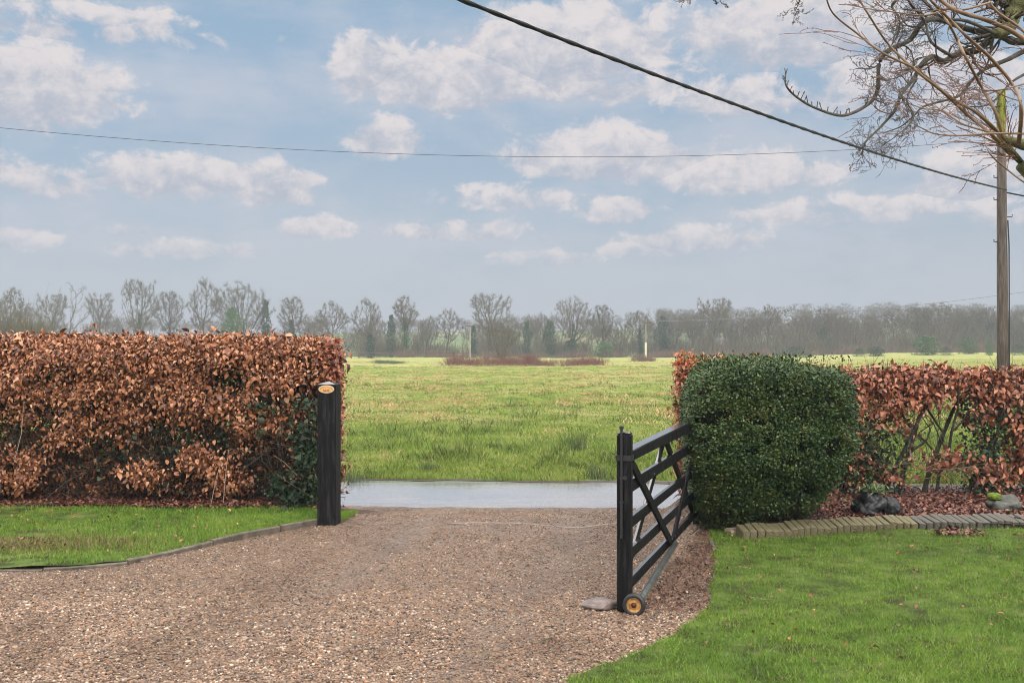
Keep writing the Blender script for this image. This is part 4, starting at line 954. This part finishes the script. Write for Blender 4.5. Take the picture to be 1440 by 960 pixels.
def proto(key, **kw):
    T, S, w_ = grow_tree(seed=hash_(key), **kw)
    tm = segs('trunk', T, BARK, 6); cm = segs('crown', S, BARKB, 3)
    protos[key] = (tm.data, cm.data, w_, kw['h']); bpy.data.objects.remove(tm); bpy.data.objects.remove(cm)
def hash_(s): return sum(ord(c)*(i+3) for i, c in enumerate(s))
proto('oak one', h=12, w=5.2, base=.24, squash=1.0, gaps=.45, trunk=.34)
proto('oak two', h=12, w=5.0, base=.28, squash=1.0, gaps=.48, n=1100, trunk=.32)
proto('oak wide', h=12, w=6.8, base=.20, squash=1.0, gaps=.42, n=1700, trunk=.42, twigs=7500)
proto('upright', h=12, w=2.8, base=.2, gaps=.45, n=800, trunk=.24, twigs=3600)
proto('upright two', h=12, w=3.2, base=.34, gaps=.46, n=850, trunk=.28, twigs=3400, multi=2)
proto('ash', h=12, w=3.8, base=.3, gaps=.47, n=900, trunk=.26, twigs=3800)
proto('snag', h=12, w=5.0, base=.22, gaps=.52, n=260, trunk=.42, step=.36, twigs=500, tl=.4)
proto('bushy', h=12, w=5.5, base=.04, gaps=.42, n=1500, trunk=.2, multi=4, twigs=8500)
proto('round', h=12, w=4.4, base=.25, gaps=.46, n=1000, trunk=.28, twigs=4600)
# evergreen/ivy leaf masses, unit height
def leafmass(seed, n, prof, w_, lumps=.75):
    r_ = np.random.default_rng(seed); z = r_.random(n); a = r_.random(n)*2*math.pi; rr = np.sqrt(r_.random(n))
    base = np.interp(z, *zip(*prof))*w_
    lob = 1+lumps*(fbm(np.cos(a)*1.6+seed, np.sin(a)*1.6, z*4, seed)-.5)*2.6
    P = np.stack([np.cos(a)*base*lob*rr, np.sin(a)*base*lob*rr, z+(fbm(a, z*5, 0, seed)-.5)*.08], 1)
    k = fbm(P[:,0]*11+9, P[:,2]*8, P[:,1]*11, seed+5) > .46; P = P[k]; P[:,2] = np.maximum(P[:,2], .005)
    d = r_.normal(0,1,(len(P),3)); s = r_.uniform(.022,.05,len(P)); 
    return P, d, s
evers = {}
for key, (sd_, n_, prof, w_) in {'cone': (3,2600,[(0,.3),(.1,.6),(.35,.95),(.6,1),(.8,.7),(1,.2)],.20), 'ivy column': (5,2200,[(0,.7),(.3,.8),(.5,1),(.8,.8),(1,.3)],.13),
                       'mound': (8,7000,[(0,1),(.35,1),(.7,.82),(.9,.5),(1,.2)],.85), 'clump': (9,5000,[(0,.7),(.3,1),(.7,.9),(1,.3)],.42)}.items():
    P, d, s = leafmass(sd_, n_, prof, w_)
    e = scatter('foliage', NEED_V, [(0,2,1),(1,2,3)], P, frames(d), np.stack([s*2.2,s*1.2,s],1), EVER); evers[key] = e.data; bpy.data.objects.remove(e)
    e2 = evers[key].copy(); e2.materials.clear(); e2.materials.append(EVERG); evers[key+' bright'] = e2
st_ = segs('stem', [(0,0,0,0,0,.55,.012,.008)], BARK, 6); evst = st_.data; bpy.data.objects.remove(st_)
def base_z(x, y): return float(hgt(np.array([x]), np.array([y]))[0])
def tree(key, px, top, D, wpx, label, group, ivy=None, name='bare_tree', rz=None):
    x = (px-720)/F*D; z = base_z(x, D); h = H+(480-top)/F*D-z
    tm, cm, w_, h0 = protos[key]; s = h/h0; sw = (wpx/2/F*D)/w_ if wpx else s
    sw = min(max(sw, s*.5), s*1.9)
    t = empty(name, (x, D, z), random.random()*6.28 if rz is None else rz); t.scale = (sw, sw, s); t.rotation_euler.x = random.gauss(0,.05); t.rotation_euler.y = random.gauss(0,.05)
    a = link(bpy.data.objects.new('trunk', tm), t); c = link(bpy.data.objects.new('crown', cm), t)
    if ivy:
        o = link(bpy.data.objects.new('ivy', evers['ivy column'+(' bright' if ivy[1] else '')]), t); hh = h0*ivy[0]; o.scale = (hh*.75, hh*.75, hh)
        o['label'] = 'green ivy clothing the trunk'
    return tag(t, label, 'tree', group)
def ever(key, px, top, D, wpx, label, group, cat='bush', name='evergreen_tree', basepx=None):
    x = (px-720)/F*D; z = base_z(x, D); h = H+(480-top)/F*D-z
    me = evers[key]; w0 = max(abs(v.co.x) for v in me.vertices); sw = (wpx/2/F*D)/w0
    t = empty(name, (x, D, z), random.random()*6.28); t.scale = (sw, sw, h)
    link(bpy.data.objects.new('foliage', me), t); link(bpy.data.objects.new('trunk', evst), t)
    return tag(t, label, cat, group)
TG = 'bare trees along the far side of the field'
TR = [('oak two',12,404,215,62,'bare round-crowned tree at the far left edge above the hedge',None),
 ('oak one',72,412,226,50,'bare tree half hidden left of the gnarled twisted tree',None),
 ('snag',97,397,212,62,'gnarled bare tree with thick twisted limbs above the left hedge',None),
 ('ash',143,411,220,40,'slight bare tree between the gnarled tree and the tall dark oak',None),
 ('oak one',194,392,214,56,'tall dark-crowned bare oak with ivied trunk above the left hedge',(.55,False)),
 ('upright',236,409,222,44,'narrow bare tree just right of the tall dark-crowned oak',None),
 ('round',287,391,216,50,'tall open-crowned bare tree left of the broad spreading oak',None),
 ('oak wide',342,396,214,86,'broadest spreading bare oak rising over the left hedge',None),
 ('upright',413,417,220,40,'thin bare tree right of the broad oak above the hedge',(.6,False)),
 ('oak two',466,423,212,52,'bare tree just over the right end of the copper hedge',None),
 ('round',518,419,208,46,'bare tree with thin trunk immediately left of the dark conical evergreen',None),
 ('upright two',571,415,208,42,'upright vase-shaped bare tree with green ivied trunk',(.62,True)),
 ('bushy',600,446,215,30,'small bare tree right of the upright ivied tree',(.5,False)),
 ('round',627,434,214,44,'twiggy bare tree left of the first pale distant pole',None),
 ('oak one',688,413,208,72,'tallest bare oak behind the small lone tree in the field',None),
 ('bushy',756,440,224,30,'short bare tree between two dark ivy-clad columns',None),
 ('oak wide',808,417,208,66,'large bare oak with rounded crown right of the field centre',(.55,False)),
 ('upright',846,428,214,36,'narrow bare tree touching the right side of the large rounded oak',None),
 ('oak two',902,436,214,46,'round flat-topped bare tree behind the pale forked pole',(.6,False)),
 ('bushy',868,452,214,40,'low bushy bare tree left of the flat-topped tree',None),
 ('upright two',950,446,226,40,'bare tree left of the wood above the evergreen block',None),
 ('oak one',1003,418,224,60,'highest bare oak above the clipped evergreen block',None),
 ('ash',975,440,232,40,'bare tree under the left shoulder of the highest right-hand oak',None),
 ('round',1045,444,240,50,'low bare tree right of the highest right-hand oak',None),
 ('oak two',1079,428,232,42,'dark-topped bare tree two right of the highest oak',None),
 ('bushy',1112,446,238,50,'wide low bare tree in the wood above the block of evergreen',None),
 ('upright',1135,444,246,34,'slim bare tree in the wood left of the forked one',None),
 ('ash',1165,433,236,44,'forked bare tree in the wood above the right shoulder of the bush',None),
 ('bushy',1185,447,232,50,'grey twiggy tree right of the forked tree in the wood',None),
 ('round',1212,441,236,44,'rounded bare tree above the left end of the gappy hedge',None),
 ('upright two',1258,432,232,42,'fan-shaped bare tree with upright branches above the gappy hedge',None),
 ('bushy',1236,448,240,40,'low bare tree beside the fan-shaped one, on its left',None),
 ('upright',1296,430,232,40,'tall narrow bare tree left of the widest crown at right',None),
 ('oak wide',1330,425,228,74,'widest bare crown in the wood left of the tall pole',None),
 ('ash',1362,437,234,40,'bare tree between the widest crown and the tall pole',None),
 ('upright two',1391,430,230,46,'bare tree immediately left of the tall timber pole',None),
 ('round',1434,437,228,50,'bare tree right of the tall pole at the frame edge',None)]
for key, px, top, D, wp, lab, ivy in TR: tree(key, px, top, D, wp, lab, TG, ivy)
tree('bushy', 706, 452, 150, 52, 'small lone bare tree standing forward in the field', None, None)
EG = 'dark ivy-clad and evergreen trees in the far tree line'
for key, px, top, D, wp, lab in [('cone',550,444,206,22,'dark conical evergreen between two bare trees'),('ivy column',374,424,212,22,'dark ivy-covered column at the right of the broad oak'),
 ('clump bright',326,434,208,40,'bright green ivy clump under the broad spreading oak'),('ivy column',666,458,208,16,'dark ivy column beside the first pale pole'),
 ('clump',741,452,208,17,'narrow dark ivy column right of the small lone tree'),('clump',773,451,206,24,'dark green ivy tower left of the large rounded oak'),
 ('clump',933,446,222,30,'dark evergreen mass right of the pale forked pole'),('clump',1155,462,226,34,'dark evergreen clump low in the right-hand wood'),
 ('ivy column',521,470,206,22,'low green ivy on the tree left of the dark cone'),('clump bright',850,480,200,34,'yellow-green rounded bush at the foot of the far trees'),
 ('clump',1395,455,228,30,'dark evergreen mass behind the tall pole'),('cone',935,470,214,26,'dark pointed evergreen below the evergreen mass'),('clump',802,478,206,30,'dark bush at the foot of the large rounded oak')]:
    ever(key, px, top, D, wp, lab, EG, 'tree')
BGp = 'low bushes on the far edge of the field'
for key, px, top, D, wp, lab in [('mound',1120,487,172,56,'dark low evergreen mound above the evergreen block at right'),('mound',1208,490,172,26,'small dark bush right of the low evergreen mound'),
 ('clump bright',1302,472,180,50,'olive rounded bush, largest below the wood at right'),('clump',1232,487,172,34,'dark round bush left of the olive bush'),
 ('mound',1330,488,174,26,'small dark bush nestled right of the olive bush'),('clump bright',1362,475,180,36,'olive bush left of the tall pole'),('clump bright',1391,480,172,16,'tiny pale green bush close left of the tall pole'),
 ('mound',1432,484,176,40,'dark bush right of the tall pole')]:
    ever(key, px, top, D, wp, lab, BGp, 'bush', 'round_bush')
# scrub: leafless thickets that read as one mass along the field edge
def scrub(name, label, n, xr, yr, hr_, m, seed, r=.03, wd=1.3, top=None):
    r_ = np.random.default_rng(seed); cx = r_.uniform(*xr, n); D = r_.uniform(*yr, n); x = (cx-720)/F*D; hh = r_.uniform(*hr_, n)*(0.25+np.minimum(.85, 1.95*fbm(cx*.05, cx*0, 0, seed)**1.5))
    per = 46; X = np.repeat(x, per); Y = np.repeat(D, per); Hh = np.repeat(hh, per)
    bx, by = r_.normal(0, wd*.5, len(X)), r_.normal(0, wd*.5, len(X)); d = np.stack([r_.normal(0,.35,len(X)), r_.normal(0,.35,len(X)), np.ones(len(X))], 1)
    L_ = Hh*r_.uniform(.4,1.,len(X)); p0 = np.stack([X+bx, Y+by, hgt(X+bx, Y+by)+.2*Hh*r_.random(len(X))*2], 1); p0[:,2] = np.minimum(p0[:,2], hgt(X, Y)+Hh*.7)
    p1 = p0+d*L_[:,None]*.55; p2 = p1+(d+r_.normal(0,.3,d.shape))*L_[:,None]*.4; R_ = r*r_.uniform(.4,1.4,len(X))
    S = np.concatenate([np.concatenate([p0,p1,R_[:,None],R_[:,None]*.7],1), np.concatenate([p1,p2,R_[:,None]*.7,R_[:,None]*.3],1)])
    return tag(segs(name, S, m, 3), label, 'scrub', kind='stuff')
scrub('scrub_thicket', 'grey leafless thicket filling the foot of the far trees', 420, (-80,1520), (210,226), (1.6,4.6), SCRUB, 3)
scrub('scrub_thicket', 'taller grey leafless scrub behind the far trees', 260, (-80,1520), (232,250), (2.6,6.5), BARKB, 4, .035, 1.8)
scrub('bramble_bank', 'reddish brown bramble bank along the far field edge', 300, (560,1480), (198,208), (.5,1.8), BRAMBLE, 5, .025, 1.2)
scrub('scrub_thicket', 'denser grey scrub in the right-hand wood', 200, (930,1520), (214,245), (2.5,6.5), BARKB, 14, .035, 1.6)
scrub('thicket', 'nearer olive brown thicket above the hedge at far left', 300, (-120,66), (120,140), (3.6,6.4), mat('olive thicket twig', [(.06,.06,.03),(.12,.11,.05),(.16,.13,.07)], .9), 6, .02, 1.2)
scrub('dock_patch', 'red-brown dead dock stems in the middle of the field', 150, (632,848), (108,128), (.3,1.3), mat('dead dock stem', [(.07,.025,.02),(.15,.06,.045),(.22,.10,.07)], .9), 7, .012, 1.0)
scrub('dock_patch', 'tan and brown dead stems at the left of the dock patch', 40, (628,700), (118,130), (.3,.9), mat('tan dead stem', [(.20,.13,.08),(.30,.21,.12)], .9), 8, .012, 1.0)
scrub('dock_patch', 'small brown weed patch beside the foot of the pale forked pole', 22, (893,917), (133,138), (.4,.9), BRAMBLE, 9, .012, .7)
scrub('rush_patch', 'flat dark green rush patch left in the far field', 30, (528,562), (124,130), (.3,.55), RUSH, 10, .014, .9)
# rush tufts close to the road
for (px, py, hh_, lab) in ((811,640,.42,'spiky green rush tuft in the grass left of the gate stile'),(838,660,.30,'low dark green tuft close left of the gate stile'),(600,655,.22,'dark green tuft in the verge at the centre of the opening'),(498,667,.22,'dark green tuft in the verge beside the left hedge end')):
    x, D = at(px, py, -.12); t = empty('rush_tuft', (x, D, base_z(x, D))); tag(t, lab, 'rush tuft', 'tufts in the verge grass'); k = 110
    d = rng.normal(0,.33,(k,3))+[0,0,1]; P = np.stack([rng.normal(0,.09,k),rng.normal(0,.06,k),np.zeros(k)],1)
    scatter('stems', BLADE_V, BLADE_F, P, frames(d), np.stack([np.full(k,.007),rng.uniform(.6,1.,k)*hh_,np.full(k,hh_*.6)],1), RUSH, t)
# far woodland on the rising ground
def woodmass(name, label, n, xr, yr, hr_, seed, thick=.028):
    r_ = random.Random(seed); out = []
    T, S, w_ = grow_tree(h=10, w=3.8, base=.25, n=220, seed=5, step=.5, twigs=380, tl=1.0, tr=.025); base = np.concatenate([T, S])
    for i in range(n):
        px = r_.uniform(*xr); D = r_.uniform(*yr); x = (px-720)/F*D; s = r_.uniform(*hr_)/10; a = r_.random()*6.28; B = base.copy(); ca_, sa_ = math.cos(a)*s, math.sin(a)*s
        for o in (0, 3): X, Y = B[:,o].copy(), B[:,o+1].copy(); B[:,o] = X*ca_-Y*sa_+x; B[:,o+1] = X*sa_+Y*ca_+D; B[:,o+2] = B[:,o+2]*s+base_z(x, D)
        B[:,6:] = np.maximum(B[:,6:]*s, thick); out.append(B)
    return tag(segs(name, np.concatenate(out), BARKB, 3), label, 'woodland', kind='stuff')
woodmass('woodland_belt', 'brown leafless wood close behind the front row of field trees', 125, (-80,1520), (228,275), (4.5,10), 15, .02)
woodmass('woodland_belt', 'denser brown leafless wood behind the right-hand trees', 60, (920,1540), (240,285), (7.5,11.5), 16, .02)
woodmass('distant_woodland', 'faint grey woodland on the rise behind the right-hand trees', 190, (880,1560), (330,620), (7,11), 11)
woodmass('distant_woodland', 'faint grey woodland on the rise behind the left and middle trees', 120, (-80,880), (520,640), (6,9), 12)
# distant poles
def far_pole(px, top, D, r, m, label, arm):
    x = (px-720)/F*D; z = base_z(x, D); h = H+(480-top)/F*D-z; t = empty('distant_pole', (x, D, z)); tag(t, label, 'utility pole')
    b = MB(); b.tube([(0,0,-.2),(0,0,h)], [r,r*.8], 10); b.build('shaft', m, t)
    b = MB(); b.box((0,-.15,h-.35),(arm,.1,.12)); b.build('crossarm', BARK, t)
    for sx_ in (-.45,0,.45): q2 = MB(); q2.tube([(sx_*arm,-.15,h-.29),(sx_*arm,-.15,h-.05)], .05, 6); q2.build('insulator', FARPOLE, t)
    return t, h
far_pole(661, 455, 150, .12, FARPOLE, 'pale distant pole in front of trees left of the lone field tree', 1.4)
t_, h_ = far_pole(908, 450, 150, .13, mat('far grey pole timber', [(.16,.14,.12),(.28,.26,.22)], .8, src='noise', scale=1), 'distant pole with pale lower shaft near the brown weed patch', 1.8)
b = MB(); b.tube([(0,0,-.1),(0,0,2.6)], [.145,.135], 10); b.build('guard', WHITE, t_)
wire('distant_wire', (at3(908,452,150), at3(1500,402,150)), .03, 'very faint distant power line rising right over the wood', 1.0, 'wire', 30, mat('faint wire', [(.15,.15,.16),(.2,.2,.21)], .6))
# distant pale building
x = (1018-720)/F*262; z = base_z(x, 262); t = empty('farm_building', (x, 262, z)); tag(t, 'distant cream farm building glimpsed through trees above the evergreen block', 'building')
b = MB(); b.box((0,0,1.3),(5.5,4,2.6)); b.build('wall', WHITE, t)
b = MB(); b.add([(-3,-2.3,2.6),(3,-2.3,2.6),(3,2.3,2.6),(-3,2.3,2.6),(-3,0,3.7),(3,0,3.7)], [(3,2,1,0),(0,1,5,4),(2,3,4,5),(0,4,3),(1,2,5)]); b.build('roof', mat('slate roof', [(.2,.19,.18),(.28,.27,.26)], .7, src='noise'), t)
for sx_ in (-1.5,1.5): b = MB(); b.box((sx_,-2.02,1.4),(.9,.06,.9)); b.build('window', ROCKD, t)
# post and rail fence at the far field edge
fe = empty('field_fence', ((560-720)/F*203, 203, base_z((560-720)/F*203, 203))); tag(fe, 'low dark post and rail fence along the far edge of the field at left', 'fence')
fx0, fx1 = (486-720)/F*203, (655-720)/F*203; k = 0; xx = fx0
while xx < fx1:
    lx = xx-fe.location.x; lz = base_z(xx, 203)-fe.location.z; b = MB(); b.box((lx,0,lz+.5),(.15,.15,1.4)); b.build('post', BARK, fe); xx += 2.6
for zz in (.45,.95): b = MB(); b.tube([(q-fe.location.x, -.09, base_z(q, 203)-fe.location.z+zz) for q in np.linspace(fx0, fx1, 12)], .06, 5); b.build('rail', BARK, fe)

# ------------------------------------------------------------------ overhanging branches, upper right
def limb(pts, D0, D1, w0, w1, n=None):
    """pixel polyline -> smoothed 3-D polyline with radii; w in photo pixels"""
    k = len(pts); P = [at3(p[0], p[1], D0+(D1-D0)*i/(k-1)+.12*math.sin(i*1.7+p[0])) for i, p in enumerate(pts)]; out = []
    for i in range(k-1):
        a, b_, c, d = P[max(i-1,0)], P[i], P[i+1], P[min(i+2,k-1)]
        for t in np.linspace(0, 1, 6)[:-1]:
            out.append(.5*((2*b_)+(c-a)*t+(2*a-5*b_+4*c-d)*t*t+(3*b_-a-3*c+d)*t**3))
    out.append(P[-1]); m = len(out); W = [(w0+(w1-w0)*(i/(m-1))**.8)*(.9+.22*float(vn(np.array([i*.9]), np.array([w0+pts[0][0]])))) for i in range(m)]
    return out, [max(W[i]*out[i].y/F/2, .0012) for i in range(m)]
def twigsys(S, P, W, n, ln, seed, spread=.9, kink=.3, lv=2, rr=.4, bias=Vector((0,0,0)), tmin=.1, per=5, minr=.0015):
    r_ = random.Random(seed)
    def go(p, d, L_, rad, l):
        for i in range(per):
            q_ = p+d*(L_/per); S.append((*p, *q_, max(rad,minr), max(rad*.86,minr))); p = q_; rad *= .86
            d = (d+Vector((r_.gauss(0,kink), r_.gauss(0,kink), r_.gauss(0,kink)))+bias*.1).normalized()
            if l > 0 and r_.random() < .72:
                a = Vector((r_.gauss(0,1), r_.gauss(0,.7), r_.gauss(0,1))).normalized(); go(p, (d+a*spread).normalized(), L_*r_.uniform(.3,.62), rad*.65, l-1)
            elif l == 0 and r_.random() < .6:       # bud spur
                a = Vector((r_.gauss(0,1), r_.gauss(0,1), r_.gauss(0,1))).normalized(); S.append((*p, *(p+(d*.5+a).normalized()*.012*(1+L_)), minr*1.7, minr*.8))
    m = len(P)
    for _ in range(n):
        i = min(int((tmin+(1-tmin)*r_.random())*(m-1)), m-2); d0 = (P[i+1]-P[i]).normalized(); a = Vector((r_.gauss(0,1), r_.gauss(0,.6), r_.gauss(0,1))).normalized()
        go(P[i], (d0*.6+a*spread+bias).normalized(), ln*r_.uniform(.4,1.25)*(1.1-.5*i/m), max(W[i]*rr, minr*1.5), lv)
def polysegs(P, W): return [(*P[i], *P[i+1], W[i], W[i+1]) for i in range(len(P)-1)]
# near tree: smooth reddish shoots
nt_ = empty('shrubby_tree', (4.75, 7.9, .03)); tag(nt_, 'nearer leafless tree of smooth reddish shoots fanning in from the right edge', 'tree')
b = MB(); trunkP = [Vector((4.75,7.9,-.1)), Vector((4.68,7.85,.8)), Vector((4.45,7.8,1.9)), Vector((4.15,7.75,2.7)), at3(1436,232,7.6)]
b.tube(trunkP, [.16,.13,.10,.07,.045], 12); rel(b.build('trunk', MOSSB, nt_, True), nt_)
b = MB(); b.tube([Vector((4.45,7.8,1.9)), Vector((4.4,7.75,2.8)), at3(1470,210,7.5), at3(1438,203,7.5), at3(1410,195,7.5)], [.07,.055,.045,.040,.026], 10); rel(b.build('limb', MOSSB, nt_, True), nt_)
shoots = [([(1410,192),(1374,159),(1336,137),(1292,100),(1242,75),(1205,47),(1174,22),(1163,1),(1158,-25)],7.5,6.6,6,1.8),
 ([(1405,200),(1392,187),(1361,162),(1324,128),(1292,103),(1261,75),(1242,53),(1224,25),(1205,-5)],7.55,7.0,6,2.5),
 ([(1411,196),(1399,156),(1380,122),(1358,81),(1346,56),(1336,37),(1324,19),(1305,-5)],7.5,7.2,6,3),
 ([(1433,200),(1436,150),(1424,119),(1392,81),(1361,53),(1336,28),(1308,0),(1290,-20)],7.4,7.0,7,3.2),
 ([(1475,75),(1440,55),(1417,41),(1386,28),(1355,19),(1330,6),(1310,-12)],7.0,6.8,9,5),
 ([(1440,188),(1392,188),(1346,191),(1314,188),(1292,178),(1277,170)],7.3,7.0,4,1.2),
 ([(1400,188),(1355,175),(1324,156),(1299,153),(1274,145),(1250,146)],7.4,7.1,3.5,1),
 ([(1383,194),(1392,216),(1411,234),(1440,256),(1460,262)],7.3,7.2,1.6,3),
 ([(1440,232),(1421,215),(1405,200)],7.6,7.55,9,7), ([(1440,232),(1424,212),(1411,198)],7.6,7.5,7,6),
 ([(1480,100),(1440,45),(1400,15),(1385,-10)],6.9,6.8,5,3.5),
 ([(1392,4),(1355,14),(1330,14),(1299,22),(1255,17),(1217,12),(1192,6)],6.9,6.5,4,1),
 ([(1440,118),(1410,126),(1380,130),(1352,141)],7.1,7,3,1)]
Sm = []; 
for i, (pp, d0, d1, w0, w1) in enumerate(shoots):
    P, W = limb(pp, d0, d1, w0*.85, w1); b = MB(); b.tube(P, W, 8); rel(b.build('shoot', SHOOT if i not in (8,9) else MOSSB, nt_, True), nt_)
    twigsys(Sm, P, W, 6, .42, i+40, .45, .10, 1, .38, Vector((-.25,0,.18)), .15, 5, .0019)
rel(segs('twigs', Sm, mat('reddish twig', [(.14,.07,.05),(.28,.15,.10)], .5), 4, nt_), nt_)
# farther oak: crooked mossy limbs and dense fine twigs
ok = empty('oak_tree', (8.3, 12.6, 0)); tag(ok, 'overhanging bare oak with crooked dark mossy limbs at the top right', 'tree')
b = MB(); b.tube([Vector((8.3,12.6,-.1)), Vector((8.25,12.6,1.5)), Vector((8.1,12.5,3.5)), Vector((7.8,12.4,5.2)), Vector((7.2,12.2,6.6)), Vector((6.8,12,8))], [.42,.34,.30,.26,.20,.15], 16); rel(b.build('trunk', MOSSB, ok, True), ok)
limbs = [([(1570,-70),(1490,-5),(1440,14),(1414,22),(1402,41),(1377,69),(1349,75),(1327,87),(1311,80),(1296,91),(1286,109),(1267,134),(1258,156),(1236,181),(1217,200),(1213,216),(1214,226)],12.3,10.8,17,1.0,OAKB,32,.5),
 ([(1560,40),(1440,59),(1405,50),(1361,41),(1317,27),(1296,34),(1280,56),(1249,72),(1236,91),(1235,125),(1224,144),(1199,159),(1177,162),(1142,150),(1117,134),(1105,119),(1105,102)],12.2,10.5,11,2.0,OAKB,11,.42),
 ([(1580,0),(1440,72),(1417,84),(1386,97),(1364,116),(1350,134),(1330,141),(1299,150),(1286,162),(1267,178),(1242,187)],12.3,11.2,8,1.2,OAKB,22,.5),
 ([(1300,-40),(1261,0),(1255,11),(1264,25),(1264,44),(1255,62),(1240,78),(1222,95)],11.6,11.0,5,1.0,OAKB,16,.45),
 ([(1560,-10),(1440,8),(1415,4),(1395,-12)],12.1,11.8,20,16,MOSSB,8,.6),
 ([(1480,-60),(1440,-8),(1424,20),(1418,40),(1400,48)],11.6,11.4,36,14,MOSSB,10,.6),
 ([(1440,105),(1421,117),(1400,140),(1380,150),(1345,148)],11.9,11.5,4,1.2,OAKB,15,.45),
 ([(1340,80),(1310,60),(1300,30),(1280,5),(1265,-20)],11.5,11.2,5,2,OAKB,18,.5),
 ([(1296,91),(1270,105),(1250,112),(1225,108)],11.2,11,3,1,OAKB,14,.4),
 ([(1290,110),(1275,140),(1285,165),(1262,190),(1240,205)],11.2,11,3,1,OAKB,16,.4),
 ([(1400,48),(1360,30),(1325,25),(1290,-5),(1240,-30)],11.4,11,6,2,OAKB,18,.5),
 ([(1140,-50),(1128,-10),(1122,8),(1117,16)],10.8,10.7,2.5,1,OAKT,7,.22),([(1020,-40),(1012,-5),(1016,6)],10.8,10.7,2,.9,OAKT,4,.15),([(985,-40),(965,-4),(955,4)],10.8,10.7,2,.9,OAKT,5,.15)]
So = []
for i, (pp, d0, d1, w0, w1, m_, nt2, ln) in enumerate(limbs):
    P, W = limb(pp, d0, d1, w0, w1); b = MB(); b.tube(P, W, 9); rel(b.build('limb', m_, ok, True), ok)
    tm_ = .25 if i != 1 else .42
    if i == 1:       # the long bare arching branch carries only short bud spurs at its tip
        twigsys(So, P[:int(len(P)*.70)], W, 16, .42, 80, .8, .28, 2, .4, Vector((-.1,0,0)), .3)
        r_ = random.Random(4)
        for q in range(int(len(P)*.70), len(P)-1):
            for _ in range(1):
                a = Vector((r_.gauss(0,.4), r_.gauss(0,.4), 1)).normalized()*r_.uniform(.03,.075); So.append((*P[q], *(P[q]+a), .006, .004)); So.append((*(P[q]+a), *(P[q]+a*1.35), .008, .003))
    else: twigsys(So, P, W, nt2, ln, i+60, .85, .26, 2, .35, Vector((-.12,0,-.05)), tm_)
rel(segs('twigs', So, OAKT, 4, ok), ok)

# ------------------------------------------------------------------ haze
def haze(dens):
    b = MB(); z0, z1 = -4.0, 34.0; X, Y0, Y1 = 1500, -60, 2600
    b.box((0,(Y0+Y1)/2,(z0+z1)/2), (2*X, Y1-Y0, z1-z0)); m = bpy.data.materials.new('pale damp air'); m.use_nodes = True; t = m.node_tree; t.nodes.clear()
    o = t.nodes.new('ShaderNodeOutputMaterial'); v = t.nodes.new('ShaderNodeVolumePrincipled'); v.inputs['Color'].default_value = (.50,.55,.62,1); v.inputs['Density'].default_value = dens
    t.links.new(v.outputs[0], o.inputs['Volume']); h = b.build('haze', m); tag(h, 'pale damp haze lying over the field', 'haze', kind='stuff')
haze(.0011)
